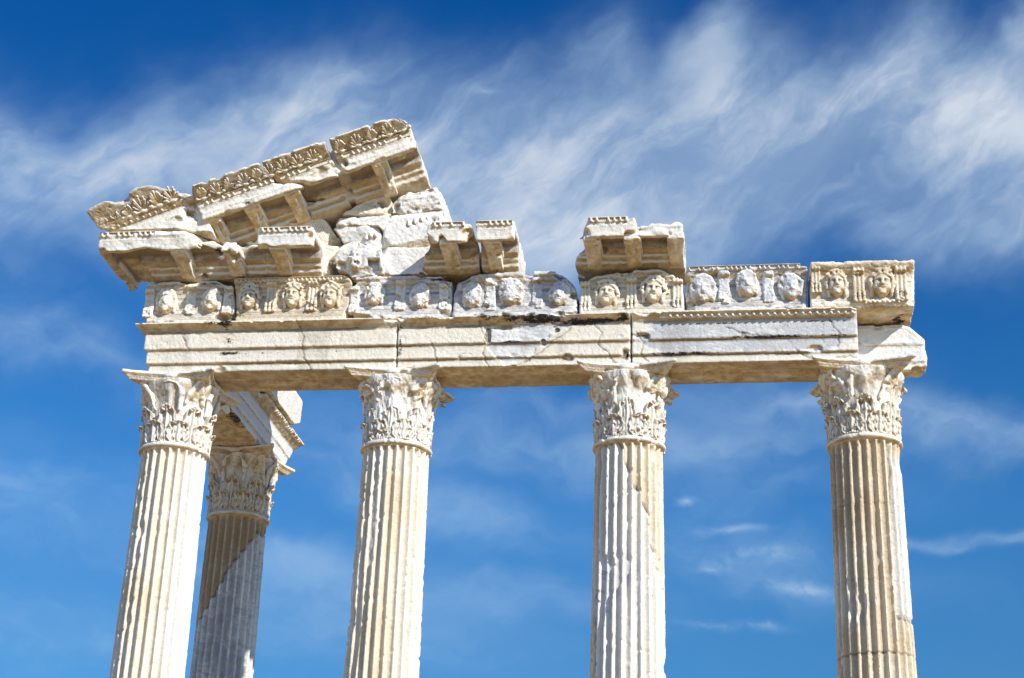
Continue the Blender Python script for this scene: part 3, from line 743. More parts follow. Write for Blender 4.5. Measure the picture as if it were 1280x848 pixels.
frieze('golden frieze block with three crisp curly-haired faces under a row of tongues', [(294, Z0), (292, 348), (434, 345), (440, 352), (438, 375), (432, 392), (430, Z0)],
       [(310, 370, .98, .1), (364, 368, 1., 0), (412, 368, 1., 0, -.1)], [(337, 370, 1., .1), (389, 368, 1., .1)], .27, .0, tongues=True, htone=.28, stain=STN(px_st([(292, 385, 5, 15, .8), (300, 392, 20, 3, .5)])))
frieze('frieze block with two flattened featureless heads inside arched frames', [(440, Z0), (440, 370), (444, 346), (562, 344), (564, 352), (563, Z0)],
       [(467, 366, .9, .75), (524, 369, .92, .95)], [(441, 374, .85, .8), (499, 368, 1., .6), (553, 370, .85, .95)], .76, .3, chips=40, stain=STN(px_st([(540, 347, 30, 2.5, .8), (556, 350, 10, 6, .6), (560, 370, 4, 24, .5)])))
frieze('dark grey frieze block with rounded shoulders and three badly eroded heads', [(565, Z0), (565, 365), (572, 350), (590, 343), (640, 339), (690, 337), (703, 342), (716, 352), (721, 364), (721, Z0)],
       [(588, 369, .95, 1., .2), (639, 364, 1.05, 1., -.2), (698, 366, .98, .6)], [(612, 368, 1.05, 1.), (671, 366, 1., .45)], .90, .55, chips=60, stain=STN(px_st([(700, 345, 20, 6, .6), (580, 355, 12, 10, .4)])))
frieze('arched-topped frieze block with two gaping faces, below the paired-bracket cornice', [(724, Z0), (724, 362), (729, 352), (742, 345), (775, 340), (822, 337), (843, 343), (855, 362), (855, Z0)],
       [(758, 366, 1., .05), (817, 361, 1.02, 0)], [(731, 370, .95, .2), (789, 366, 1., .1), (847, 366, .95, .2, )], .44, .1, chips=25, htone=.36)
frieze('silvery frieze block with three blurred heads between the two Medusa-like blocks at right'.replace('Medusa-like', 'face-carved'), [(857, Z0), (856, 334), (935, 332), (1010, 333), (1009, Z0)],
       [(879, 360, 1.05, .75), (934, 354, 1.05, .6), (988, 357, 1.0, .6, .1)], [(905, 359, 1.05, .7), (961, 358, 1., .7)], .86, .4, chips=50, tongues=True)
# the right-end block stands proud and overhangs the broken beam
pts = ats([(1011, 329), (1142, 329), (1140, 384), (1012, 386)], .56)
x0, x1 = pts[0][0], pts[1][0]
root = thing('frieze_block', 'rightmost frieze block with two sharp faces, overhanging the cut end of the beam', 'carved block', ((x0+x1)/2, 0, 8.665), 'frieze blocks carved with heads')
def f7(a, v, n):
    d = poly(v, n, [(-.22, 8.668), (.52, 8.668), (.54, 8.74), (.50, 8.80), (.48, 9.0), (.50, 9.14), (.58, 9.24), (.60, 9.30), (-.22, 9.30)])
    d = smax(d, np.maximum(x0-a+.02*(n-8.6), a-x1-.05*(n-9.)), .02)
    return d
carve('block_body', f7, (x0, -.23, 8.66), (x1+.02, .61, 9.31), .0135, MARBLE, FAC, root, chips=22, tone=.36, tvar=.12, cuts=[(5.05, .1, 8.6, .12, (1.4, 2, 1))],
      stain=lambda W, L: np.exp(-((W[:, 0]-5.0)/.12)**2-((L[:, 1]-.1)/.2)**2)*(W[:, 2] < 8.70)*1.2)
for px, py in ((1046, 353), (1103, 352)):
    x, z = at(px, py, .62); head(root, x, z, .49, 1.02, 0, .22, wild=1.3)
for px, py, s in ((1020, 348, .85), (1074, 356, 1.05), (1127, 354, 1.05)):
    x, z = at(px, py, .60); console(root, x, z, .50, s, .05, .22)
carve('foliage_band', lambda a, v, n: smin(cap(a, v, n, (4.55, .54, 8.74), (4.95, .54, 8.74), .028), cap(a, v, n, (3.95, .52, 8.73), (4.4, .52, 8.75), .02), .02)+.01*np.sin(a*75)*np.sin(n*60+a*30), (3.9, .45, 8.69), (5.0, .6, 8.79), .009, MARBLE, FAC, root, round_=0, amp=.004, amp2=.015, asc=16, tone=.45)
print('frieze', time.time()-T0)

# ------------------------------------------------------------------ horizontal cornice
COR = [(-.15, 9.345), (.44, 9.345), (.44, 9.37), (.50, 9.385), (.50, 9.44), (.54, 9.46), (.54, 9.505), (.58, 9.525), (.63, 9.525), (.65, 9.64), (.92, 9.64), (.94, 9.525), (1.0, 9.525), (1.02, 9.505), (1.06, 9.505), (1.075, 9.695), (1.09, 9.705), (1.09, 9.775), (-.15, 9.775)]
def cornice_shade(v_ix=1, n0=9.5, n1=9.70, sloped=False):
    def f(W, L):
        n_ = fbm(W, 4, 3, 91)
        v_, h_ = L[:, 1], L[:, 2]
        g = sstep(.50, .60, v_)*sstep(1.0, .92, v_)*sstep(n0+.0, n0+.06, h_)*sstep(n1+.01, n1-.03, h_)*1.0     # painted shade inside the coffers
        g = g+sstep(.62, .46, v_)*sstep(n0+.03, n0-.03, h_)*.28  # fainter painted shade on the mouldings below the soffit
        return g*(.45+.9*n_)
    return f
def cornice(label, a0, a1, mods, tone, cuts=None, mitre=False, eggs=None, chips=30, side=0., outline=None, stain=None, round_=1, group='cornice blocks on scrolled brackets', amp2=.02, mod=None):
    root = thing('cornice_block', label, 'cornice block', ((a0+a1)/2, 0, 9.345), group)
    def fn(a, v, n):
        if mitre:
            vv = np.maximum(v, .42+(a0-a)); d = poly(vv, n+0*vv, COR); d = np.maximum(d, a-a1)
            d = np.maximum(d, a0-.68-a)
        else:
            d = poly(v, n, COR); d = np.maximum(d, np.maximum(a0-a-side*(n-9.4), a-a1-side*0))
        if outline: d = smax(d, poly(a, n, outline), .03)
        if mod: d = mod(a, v, n, d)
        return d
    carve('block_body', fn, (a0-(.7 if mitre else .06), -.16, 9.33), (a1+.03, 1.10, 9.79), .0145, MARBLE, FAC, root, chips=chips, chip_r=(.02, .055), round_=round_, amp=.005, amp2=amp2, asc=6, tone=tone, tvar=.12, cuts=cuts, stain=stain, cavf=cornice_shade())
    for a, wn in mods: modillion(root, FAC, a, 9.53, .54, 1.0, .11, .175, tone-.08, wn)
    for e0, e1 in (eggs or []): egg_strip(root, FAC, e0, e1, 1.085, 9.70, .068, .04, .075, tone=tone-.1)
    return root
def lip(a, v, n, d):
    w_ = .04*np.sin(a*9)+.025*np.sin(a*23+n*11)
    d = smax(d, -ell(a, v, n, (-4.86, .86, 9.43), (.36, .24, .17)), .03); d = smax(d, -ell(a, v, n, (-4.08, .78, 9.48), (.24, .22, .15)), .03)
    k = sstep(-4.30, -3.95, a)                      # the lip is gone here: a sloping break runs up and back
    br = (v-(.86+(9.78-n)*-1.0*.0+(9.52-n)*1.05)-w_)*.7
    d = np.where(k > 0, np.maximum(d, br-.30*(1-k)), d)
    under = ell(a, v, n, (-4.42-.0, .80, 9.44), (.75, .42, .15))
    return d
cornice('big corner cornice block at far left, underside brackets worn and its right lip broken away', -4.88, -3.32, [(-4.42, .6), (-3.72, .7)], .62, mitre=True, eggs=[(-5.5, -4.72)], chips=50, mod=lip,
        cuts=[(-3.55, 1.12, 9.82, .30, (1.6, 1, 1)), (-3.95, 1.18, 9.80, .16, (1.6, 1, 1.2)), (-4.1, 1.15, 9.50, .13, (2.4, 1, .8)), (-3.6, 1.15, 9.45, .22, (1.8, 1, 1)), (-4.6, 1.12, 9.46, .08, (2, 1, .8)), (-5.15, 1.1, 9.44, .06, (2, 1, 1)), (-4.55, 1.15, 9.8, .07, (3, 1, 1)), (-5.2, .5, 9.3, .12), (-5.0, .85, 9.42, .16, (1.3, 1, .8)), (-4.9, .55, 9.36, .08), (-4.15, .9, 9.5, .10, (1.5, 1, 1)), (-3.5, .8, 9.50, .10, (1.2, 1, 1)), (-5.3, .6, 9.46, .07, (1, 3, 1))], amp2=.05,
        stain=STN(px_st([(268, 300, 8, 6, 1.)], 1.0)))
cornice('small cornice block with a clean egg strip, right of the big corner cornice', -3.33, -2.57, [(-3.06, 0)], .60, eggs=[(-3.29, -2.60)], chips=14,
        cuts=[(-2.58, 1.05, 9.43, .09), (-2.62, .8, 9.4, .06), (-3.36, 1.05, 9.47, .07)])
cornice('chipped hooked cornice block, left one of the close pair at the middle', -1.24, -.44, [(-.78, .3)], .50, eggs=[(-.98, -.55)], chips=40,
        cuts=[(-1.10, 1.0, 9.62, .11), (-1.05, 1.05, 9.47, .13), (-.45, 1.05, 9.5, .13), (-1.1, .6, 9.40, .08), (-.5, 1.1, 9.66, .07)], outline=[(-1.02, 9.79), (-.50, 9.79), (-.43, 9.68), (-.42, 9.33), (-1.10, 9.33), (-1.22, 9.42), (-1.16, 9.56), (-1.08, 9.66)])
cornice('cornice block with a sunlit right side, right one of the close pair at the middle', -.405, .10, [(-.20, .2)], .50, eggs=[(-.40, .08)], chips=20, side=-.0,
        cuts=[(.08, 1.08, 9.48, .08), (-.1, 1.1, 9.46, .06, (2, 1, 1))])
def split(a, v, n, d):
    x_ = 1.635+.06*np.sin((n-9.5)*9)-.10*sstep(9.62, 9.48, n)
    d = np.maximum(d, -np.maximum(np.abs(a-x_)-.014, .80-v))
    r = (v-(1.0-.10*sstep(9.56, 9.78, n)+.03*np.sin(a*17)*np.sin(n*21)))*.8                     # right piece has lost its face
    return np.where(a > x_, np.maximum(d, r), d)
cornice('lone wide cornice block with two deep coffers and a split down its front', .83, 2.27, [(1.10, .4), (1.62, .1), (2.17, .5)], .55, eggs=[(1.06, 1.57)], chips=46,
        cuts=[(.93, 1.08, 9.72, .12), (.92, 1.1, 9.55, .13), (2.3, 1.1, 9.78, .06), (1.62, 1.1, 9.78, .035, (1, 1, 3)), (1.60, 1.1, 9.60, .03, (1, 1, 2.5)), (1.52, 1.08, 9.50, .03, (2, 1, 1)), (1.95, 1.14, 9.62, .13, (1.9, 1, 1)), (1.35, 1.09, 9.48, .05, (3, 1, 1)), (2.0, 1.1, 9.49, .07, (3, 1, 1)), (1.66, .6, 9.36, .05, (1, 1, 1)), (1.35, .55, 9.34, .06, (2, 1, 1))], mod=split, outline=[(1.10, 9.79), (2.22, 9.79), (2.29, 9.72), (2.31, 9.33), (.95, 9.33), (.82, 9.40), (.86, 9.50), (.98, 9.62), (1.04, 9.74)])

# ------------------------------------------------------------------ raking cornice
pL = at(255.6, 273.7, 1.1); pR = at(386, 229, 1.1)
ANG = math.atan2(pR[1]-pL[1], pR[0]-pL[0])
RK = frame_uv(ANG, (pL[0], 0, pL[1]))
RKP = [(-.15, -.16), (.42, -.16), (.50, -.13), (.50, -.06), (.55, -.04), (.55, .0), (.60, .025), (.64, .025), (.66, .12), (.92, .12), (.94, .025), (1.0, .025), (1.02, 0), (1.07, 0), (1.085, .175), (1.10, .185), (1.10, .25), (1.13, .265), (1.14, .28), (1.18, .32), (1.29, .395), (1.315, .40), (1.315, .438), (-.15, .438)]
def local(px, py, v):
    x, z = at(px, py, v); dx, dz = x-pL[0], z-pL[1]
    c, s = math.cos(ANG), math.sin(ANG)
    return (dx*c+dz*s, -dx*s+dz*c)
def rake_shade(W, L):
    g = cornice_shade(1, 0.0, .2)(W, L)
    leafy = sstep(1.11, 1.14, L[:, 1])*sstep(.255, .27, L[:, 2])*sstep(.42, .39, L[:, 2])*.55  # shade painted on the flaring ground behind the leaves
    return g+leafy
def raking(label, outline, lo, hi, mods, eggs, pals, tone, cuts=None, chips=40, stain=None, extra=None):
    root = thing('raking_cornice_block', label, 'cornice block', tuple(RK[0]+RK[1]*(lo[0]+hi[0])/2), 'sloping cornice blocks of the gable')
    def fn(a, v, n):
        d = smax(poly(v, n, RKP), poly(a, n, outline), .015)
        if extra: d = extra(a, v, n, d)
        return d
    carve('block_body', fn, lo, hi, .0145, MARBLE, RK, root, chips=chips, chip_r=(.02, .05), round_=1, amp=.005, amp2=.018, asc=6, tone=tone, tvar=.1, cuts=cuts, stain=stain, cavf=rake_shade)
    for a, wn, dr in mods: modillion(root, RK, a, .03, .55, 1.0, .11, dr, tone-.1, wn)
    for e0, e1 in eggs: egg_strip(root, RK, e0, e1, 1.10, .188, .06, .045, .075, tone=tone-.1)
    for i, (a, k, w_) in enumerate(pals): palmette(root, RK, a, 1.135, .258, .80, .98, k, tone+.04, w_)
    return root
print('rake', ANG, local(427, 252, 1.1), local(340, 205, 1.2), local(397, 226, 1.1), local(437, 205, 1.1), local(533, 217, 1.), local(424.6, 168.6, 1.25), local(509, 147, 1.25), local(346,197,1.25), local(247,238,1.2))
bk = [(.93, .60), (.93, .42), (1.02, .20), (1.12, .15), (1.36, .07), (1.42, .035)]
raking('long sloping cornice block with ragged leaf crest and three brackets, second from the left', [(-.04, -.2), (-.06, .36), (.0, .46)]+[(.93, .54)]+bk[1:]+[(1.5, .02), (1.86, .02), (1.86, -.2)], (-.1, -.17, -.2), (1.88, 1.37, .55),
       [(.08, .3, .2), (.63, .1, .2), (1.20, .1, .2)], [(.05, 1.02)], [(.07, 1, .2), (.27, 0, .3), (.46, 1, .4), (.66, 0, .2), (.85, 1, .1)], .60,
       cuts=[(.12, 1.28, .52, .06, (2, 1, 1)), (.36, 1.3, .47, .06, (1.3, 1, 1)), (.58, 1.3, .47, .05, (1.2, 1, 1)), (.76, 1.3, .48, .05), (.5, 1.1, -.02, .035, (3, 1, 1)), (-.06, 1.2, .5, .1), (1.5, 1.0, .05, .1, (1, 1, 1))],
       stain=lambda W, L: np.exp(-((L[:, 0]-.62)/.09)**2-((L[:, 2]-.04)/.05)**2)*(L[:, 1] > 1)*.9+np.exp(-((L[:, 0]-1.3)/.4)**2-((L[:, 2]-.02)/.03)**2)*.4)
raking('cracked sloping crest fragment with fan-shaped leaves, resting on the long sloping cornice block', [(.955, .60), (.955, .42), (1.04, .225), (1.13, .17), (1.37, .09), (1.45, .04), (1.52, .0), (1.86, .0), (1.89, .10), (1.84, .3), (1.86, .515), (1.0, .515)], (.92, -.1, -.02), (1.92, 1.37, .55),
       [], [(1.12, 1.82)], [(1.02, 0, .0), (1.21, 0, 0), (1.42, 0, 0), (1.63, 0, 0)], .52, cuts=[(1.9, 1.2, .5, .09), (1.86, 1.1, .08, .1), (1.5, 1.12, .0, .05, (2, 1, 1)), (1.75, 1.14, .12, .06)])
def r4x(a, v, n, d):
    d = np.minimum(d, np.minimum(box(a, v, n, (1.80, -.1, -.1), (2.0, .5, .46)), box(a, v, n, (1.80, .3, .05), (2.0, 1.0, .46))))
    return np.maximum(d, -ell(a, v, n, (2.0, .9, -.2), (.12, .3, .16)))
raking('topmost cornice block at the peak, one bracket and a small carved rosette on its underside', [(1.93, -.22), (1.96, .05), (1.90, .28), (1.90, .53), (2.80, .53), (2.82, .42), (2.99, .33), (2.97, -.22)], (1.88, -.17, -.23), (3.0, 1.37, .56),
       [(2.44, 0, .26)], [(1.96, 2.96)], [(2.02, 1, .2), (2.25, 0, 0), (2.47, 1, 0), (2.69, 0, 0), (2.89, 1, .6)], .54,
       cuts=[(1.95, 1.15, .1, .12), (2.12, 1.12, .05, .06, (2, 1, 1)), (1.9, 1.0, -.05, .10), (2.9, 1.3, .48, .07)], extra=r4x)
top = [o for o in COL.objects if o.name.startswith('raking_cornice_block')][-1]
def ros(a, v, n):
    x = a-2.74; y = v-.80; d = ell(a, v, n, (2.74, .80, .10), (.03, .03, .03))
    for k in range(6): d = smin(d, ell(a, v, n, (2.74+.05*math.cos(k*PI/3), .80+.05*math.sin(k*PI/3), .105), (.026, .026, .018)), .006)
    return d
carve('rosette', ros, (2.62, .68, .04), (2.86, .92, .14), .009, MARBLE, RK, top, round_=0, amp=.002, amp2=.006, tone=.3)
# corner crest at the far left, riding on the corner cornice
c0 = at(126, 293, 1.12)
outl = ats([(112, 270), (118, 266), (136, 258), (150, 257), (158, 252), (175, 242), (192, 238), (215, 240), (246, 240), (254, 262), (262, 291), (262, 296), (126, 296), (124, 288)], 1.2)
s0 = at(132, 291, 1.12); s1 = at(230, 255, 1.12)
ang1 = math.atan2(s1[1]-s0[1], s1[0]-s0[0]); c1_, s1_ = math.cos(ang1), math.sin(ang1)
root = thing('crest_block', 'corner crest with deep-cut leaves at the far left, riding on the corner cornice', 'carved block', (-4.9, -.8, 9.78))
def cres(a, v, n):
    nn = -(a-s0[0])*s1_+(n-s0[1])*c1_
    vm = 1.10+.03*sstep(0, .02, nn)+.27*np.clip(nn/.34, 0, 1)-.10*sstep(-4.42, -4.22, a)
    d = poly(a, n, outl)
    d = smax(d, (v-vm)*.85, .015)
    d = np.maximum(d, -.1-v)
    d = np.maximum(d, (-5.42-1.5*(v-1.1)-a)*.6)
    return np.maximum(d, 9.79-n)
zmx = max(p[1] for p in outl)
carve('block_body', cres, (-5.75, -.12, 9.78), (-3.9, 1.45, zmx+.03), .0145, MARBLE, FAC, root, cavf=lambda W, L: .5*sstep(1.13, 1.16, L[:, 1])*sstep(9.85, 9.95, L[:, 2]), chips=16, chip_r=(.02, .04), tone=.62, amp2=.02,  # cavf paints shade on the ground behind the crest leaves
      cuts=[(-4.42, 1.16, 9.93, .09, (1.6, 1, .5)), (-4.25, 1.12, 10.05, .12, (1, 1, 1))])
RK1 = frame_uv(ang1, (s0[0], 0, s0[1]))
egg_strip(root, RK1, .06, 1.12, 1.115, .0, .055, .045, .088, tone=.45)
for a, k, s, w_ in ((.04, 1, .7, .6), (.20, 0, .8, .5), (.38, 1, .95, .2), (.58, 0, 1.2, 0), (.80, 1, 1.15, 0), (1.0, 0, 1.1, .1)):
    palmette(root, RK1, a, 1.15, .055, .72, s*1.1, k, .56, w_)
print('cornices', time.time()-T0)

# ------------------------------------------------------------------ gable field
def stone(name, label, px, v0, tone, mat=MARBLE, vb=-.35, chips=26, amp2=.022, rnd=.02, group=None, cuts=None, cat='stone block', extra=None, tvar=.1, stain=None, bulge=0.):
    pts = ats(px, v0); xs = [p[0] for p in pts]; zs = [p[1] for p in pts]
    rf = np.random.default_rng(int(abs(px[0][0]*7+px[0][1]))); facets = []
    for _ in range(9):                              # flat fracture faces nip the front corners and edges
        x_, z_ = pts[rf.integers(len(pts))]; cx_, cz_ = sum(xs)/len(xs), sum(zs)/len(zs)
        nn_ = np.array([(x_-cx_)*rf.uniform(.3, 1.2), rf.uniform(.25, .6), (z_-cz_)*rf.uniform(.3, 1.2)]); nn_ /= np.linalg.norm(nn_)
        facets.append((*nn_, float(nn_ @ np.array([x_, v0, z_]))-rf.uniform(.02, .075)))
    def fn(a, v, n):
        d = poly(a, n, pts)
        vm = v0+bulge*((n-min(zs))/(max(zs)-min(zs))-.5)
        d = smax(d, np.maximum(v-vm, vb-v), rnd)
        for (nx_, ny_, nz_, c_) in facets: d = np.maximum(d, a*nx_+v*ny_+n*nz_-c_)
        if extra: d = extra(a, v, n, d)
        return d
    o = carve(name, fn, (min(xs), vb, min(zs)), (max(xs), v0+.1, max(zs)), .015, mat, FAC, chips=chips, chip_r=(.02, .06), amp=.007, amp2=amp2, asc=8, tone=tone, tvar=tvar, cuts=cuts, stain=stain, round_=0)
    tag(o, label, cat, group)
    return o
stone('mortar_block', 'gritty wedge of tan stone right under the peak cornice', [(408, 276), (436, 262), (460, 248), (484, 239), (488, 248), (486, 266), (455, 268), (424, 267)], .45, .36, CONC, rnd=.02)
stone('mortar_block', 'sloping slab of gritty tan stone above the small egg-strip cornice', [(300, 300), (330, 292), (393, 264), (408, 275), (417, 288), (428, 301), (391, 303), (300, 306)], .42, .38, CONC, rnd=.02)
stone('mortar_block', 'lower gritty tan infill block between the small cornice and the broken face', [(300, 307), (391, 304), (428, 303), (418, 315), (409, 325), (412, 342), (407, 348), (300, 350)], .42, .38, CONC, rnd=.02)
stone('gable_stone', 'flat white slab wedged in above the stone with three small egg shapes', [(409, 278), (425, 268), (455, 268), (484, 267), (490, 277), (488, 284), (478, 287), (472, 281), (440, 279)], .50, .74, chips=12, group='white stones of the gable')
def eggs_on(px0, px1, v, k, s=.03):
    e = [at(px0[0]+(px1[0]-px0[0])*i/(k-1), px0[1]+(px1[1]-px0[1])*i/(k-1), v) for i in range(k)]
    def f(a, v_, n, d):
        for x, z in e:
            d = np.maximum(d, -ell(a, v_, n, (x, v+.0, z), (.042, .03, .058)))
            d = np.minimum(d, ell(a, v_, n, (x+.006, v-.012, z+.004), (.024, .028, .040)))
        return d
    return f
stone('gable_stone', 'white stone with a short slanting row of three egg shapes', [(415, 280), (440, 280), (472, 282), (477, 295), (481, 310), (465, 307), (438, 300), (428, 301)], .46, .72, group='white stones of the gable', extra=eggs_on((457, 297), (469, 294), .47, 3), chips=10)
def facex(a, v_, n, d):
    x, z = at(444, 322, .6)
    q = ell(a, v_, n, (x, .52, z), (.09, .12, .16))
    q = smin(q, cap(a, v_, n, (x-.03, .62, z+.05), (x-.05, .68, z-.03), .02, .03), .02)
    q = smin(q, ell(a, v_, n, (x-.01, .58, z-.11), (.05, .06, .05)), .04)
    q = smax(q, -ell(a, v_, n, (x+.035, .65, z+.03), (.035, .05, .025)), .01)
    q = smax(q, -ell(a, v_, n, (x-.06, .63, z+.045), (.025, .05, .02)), .01)
    q = smax(q, -ell(a, v_, n, (x-.02, .66, z-.075), (.035, .04, .012)), .01)
    d = smin(d, q, .03)
    x2, z2 = at(465, 328, .55)
    return smax(d, -box(a, v_, n, (x2-.07, .44, z2-.12), (x2+.09, .8, z2+.06)), .03)
stone('broken_face_fragment', 'jagged grey-white fragment with a battered half face, resting on the frieze', [(428, 303), (436, 299), (455, 302), (475, 308), (478, 341), (454, 344), (440, 348), (434, 340), (419, 333), (417, 322)], .54, .82, chips=40, extra=facex, cat='carved fragment',
      cuts=[(at(423, 332, .54)[0], .56, at(423, 332, .54)[1], .1)], tvar=.15)
stone('gable_stone', 'rough rounded white stone at the top right of the gable', [(488, 252), (497, 245), (509, 240), (545, 233), (552, 240), (551, 258), (520, 263), (488, 266)], .46, .80, vb=-.45, amp2=.05, chips=50, rnd=.04, group='white stones of the gable', cuts=[(at(505, 250, .46)[0], .5, at(505, 252, .46)[1], .05, (3, 1, .6)), (at(520, 262, .46)[0], .5, at(520, 262, .46)[1], .03, (5, 1, .6))])
stone('gable_stone', 'large white block with a slanting row of five egg shapes at the gable right edge', [(478, 291), (489, 269), (520, 264), (551, 259), (554, 282), (548, 305), (524, 308), (477, 307)], .44, .76, vb=-.45, chips=16, group='white stones of the gable', extra=eggs_on((510, 280), (543, 269), .45, 5), stain=STN(px_st([(512, 302, 14, 3, .5)])))
stone('gable_stone', 'plain cream-grey block standing on the frieze behind the chipped cornice', [(477, 309), (524, 309), (556, 306), (556, 343), (478, 344)], .42, .62, vb=-.35, chips=8, rnd=.015, group='white stones of the gable')
print('gable', time.time()-T0)

# ------------------------------------------------------------------ steps and ground (below the frame, they carry the columns and bounce light)
def sheet(name, x0, x1, y0, y1, z, mat, n=2, kind='structure'):
    me = bpy.data.meshes.new(name); V = []; F = []
    xs = np.linspace(x0, x1, n); ys = np.linspace(y0, y1, n)
    V = [(x, y, z) for x in xs for y in ys]
    F = [(i*n+j, (i+1)*n+j, (i+1)*n+j+1, i*n+j+1) for i in range(n-1) for j in range(n-1)]
    me.from_pydata(V, [], F); me.update(); me.materials.append(mat)
    o = bpy.data.objects.new(name, me); COL.objects.link(o); o['kind'] = kind
    return o
gm = bpy.data.materials.new('dry sandy ground'); gm.use_nodes = True; nt = gm.node_tree; bs = nt.nodes['Principled BSDF']; bs.inputs['Roughness'].default_value = .95
g = nd(nt, 'ShaderNodeNewGeometry'); n1 = nd(nt, 'ShaderNodeTexNoise'); n1.inputs['Scale'].default_value = .35; n1.inputs['Detail'].default_value = 8; nt.links.new(g.outputs['Position'], n1.inputs['Vector'])
nt.links.new(mixc(nt, maprange(nt, n1.outputs['Fac'], .35, .65), (.44, .33, .20), (.54, .43, .29)), bs.inputs['Base Color'])
sheet('ground', -3000, 3000, -3000, 3000, -1.53, gm)
def slab(name, x0, x1, y0, y1, z0, z1):
    me = bpy.data.meshes.new(name)
    V = [(x, y, z) for z in (z0, z1) for x, y in ((x0, y0), (x1, y0), (x1, y1), (x0, y1))]
    me.from_pydata(V, [], [(3, 2, 1, 0), (4, 5, 6, 7), (0, 1, 5, 4), (1, 2, 6, 5), (2, 3, 7, 6), (3, 0, 4, 7)]); me.update()
    ca = me.attributes.new('weather_and_shade', 'FLOAT_COLOR', 'POINT'); ca.data.foreach_set('color', np.tile(np.array([.1, .15, 0, 1], np.float32), 8))
    me.materials.append(PAVE); o = bpy.data.objects.new(name, me); COL.objects.link(o); o['kind'] = 'structure'
    md = o.modifiers.new('bevel', 'BEVEL'); md.width = .015; md.segments = 2
    return o
slab('temple_step', -6.3, 6.3, -1.8, 12, -1.53, -1.32); slab('temple_step', -5.95, 5.95, -1.45, 12, -1.32, -1.11); slab('temple_platform', -5.6, 5.6, -1.1, 12, -1.11, -.90)

# ------------------------------------------------------------------ light
SUN_AZ = math.radians(50); SUN_EL = math.radians(31)      # to the right of straight-on, in front of the facade
sd = np.array([math.sin(SUN_AZ)*math.cos(SUN_EL), -math.cos(SUN_AZ)*math.cos(SUN_EL), math.sin(SUN_EL)])
sl = bpy.data.lights.new('sun', 'SUN'); sl.energy = 5.0; sl.angle = math.radians(.5); sl.color = (1.0, .96, .885)
so = bpy.data.objects.new('sun', sl); COL.objects.link(so)
so.rotation_euler = Vector(sd).to_track_quat('Z', 'Y').to_euler()
w = bpy.data.worlds.new('World'); scene.world = w; w.use_nodes = True; nt = w.node_tree; nt.nodes.clear()
wo = nd(nt, 'ShaderNodeOutputWorld'); bg = nd(nt, 'ShaderNodeBackground'); nt.links.new(bg.outputs[0], wo.inputs[0])
sky = nd(nt, 'ShaderNodeTexSky', sky_type='NISHITA'); sky.sun_disc = False; sky.sun_elevation = SUN_EL
sky.sun_rotation = math.atan2(sd[0], sd[1]); sky.altitude = 300; sky.air_density = 1.0; sky.dust_density = .3; sky.ozone_density = 2.0
bg.inputs[1].default_value = .1
tc = nd(nt, 'ShaderNodeTexCoord'); nv = nd(nt, 'ShaderNodeVectorMath', operation='NORMALIZE'); nt.links.new(tc.outputs['Generated'], nv.inputs[0])
sx = nd(nt, 'ShaderNodeSeparateXYZ'); nt.links.new(nv.outputs[0], sx.inputs[0])
az = math_(nt, 'MULTIPLY', math_(nt, 'ARCTAN2', sx.outputs[0], sx.outputs[1]), 180/PI)
el = math_(nt, 'MULTIPLY', math_(nt, 'ARCSINE', sx.outputs[2]), 180/PI)
def azel(px, py):
    d = cf+CR*(px-640)/FPX-CU*(py-424)/FPX; d = d/np.linalg.norm(d)
    return math.degrees(math.atan2(d[0], d[1])), math.degrees(math.asin(d[2]))
uv = nd(nt, 'ShaderNodeCombineXYZ'); nt.links.new(az, uv.inputs[0]); nt.links.new(el, uv.inputs[1])
def cn(scale, stretch, rot, detail=7, rg=.6, dist=0., src=None, seed=0.):
    """noise whose features are drawn out along a direction in the sky"""
    mp = nd(nt, 'ShaderNodeMapping', vector_type='TEXTURE'); mp.inputs['Rotation'].default_value = (0, 0, rot); mp.inputs['Scale'].default_value = stretch; mp.inputs['Location'].default_value = (seed*5, seed*3.7, seed)
    nt.links.new(src or uv.outputs[0], mp.inputs[0])
    n = nd(nt, 'ShaderNodeTexNoise'); n.inputs['Scale'].default_value = scale; n.inputs['Detail'].default_value = detail; n.inputs['Roughness'].default_value = rg; n.inputs['Distortion'].default_value = dist
    nt.links.new(mp.outputs[0], n.inputs['Vector']); return n
wn = cn(.22, (1, 1, 1), 0, 3, .5, 0, seed=3.3)
wv = nd(nt, 'ShaderNodeVectorMath', operation='SUBTRACT'); nt.links.new(wn.outputs['Color'], wv.inputs[0]); wv.inputs[1].default_value = (.5, .5, .5)
ws = nd(nt, 'ShaderNodeVectorMath', operation='SCALE'); nt.links.new(wv.outputs[0], ws.inputs[0]); ws.inputs['Scale'].default_value = 3.0
wa = nd(nt, 'ShaderNodeVectorMath', operation='ADD'); nt.links.new(uv.outputs[0], wa.inputs[0]); nt.links.new(ws.outputs[0], wa.inputs[1])
wn2 = cn(.42, (1.6, 1, 1), math.radians(35), 4, .5, 0, seed=7.7)
wv2 = nd(nt, 'ShaderNodeVectorMath', operation='SUBTRACT'); nt.links.new(wn2.outputs['Color'], wv2.inputs[0]); wv2.inputs[1].default_value = (.5, .5, .5)
ws2 = nd(nt, 'ShaderNodeVectorMath', operation='SCALE'); nt.links.new(wv2.outputs[0], ws2.inputs[0]); ws2.inputs['Scale'].default_value = 2.2
wa2 = nd(nt, 'ShaderNodeVectorMath', operation='ADD'); nt.links.new(wa.outputs[0], wa2.inputs[0]); nt.links.new(ws2.outputs[0], wa2.inputs[1])
wa = wa2
wx = nd(nt, 'ShaderNodeSeparateXYZ'); nt.links.new(wa.outputs[0], wx.inputs[0])
tot = None
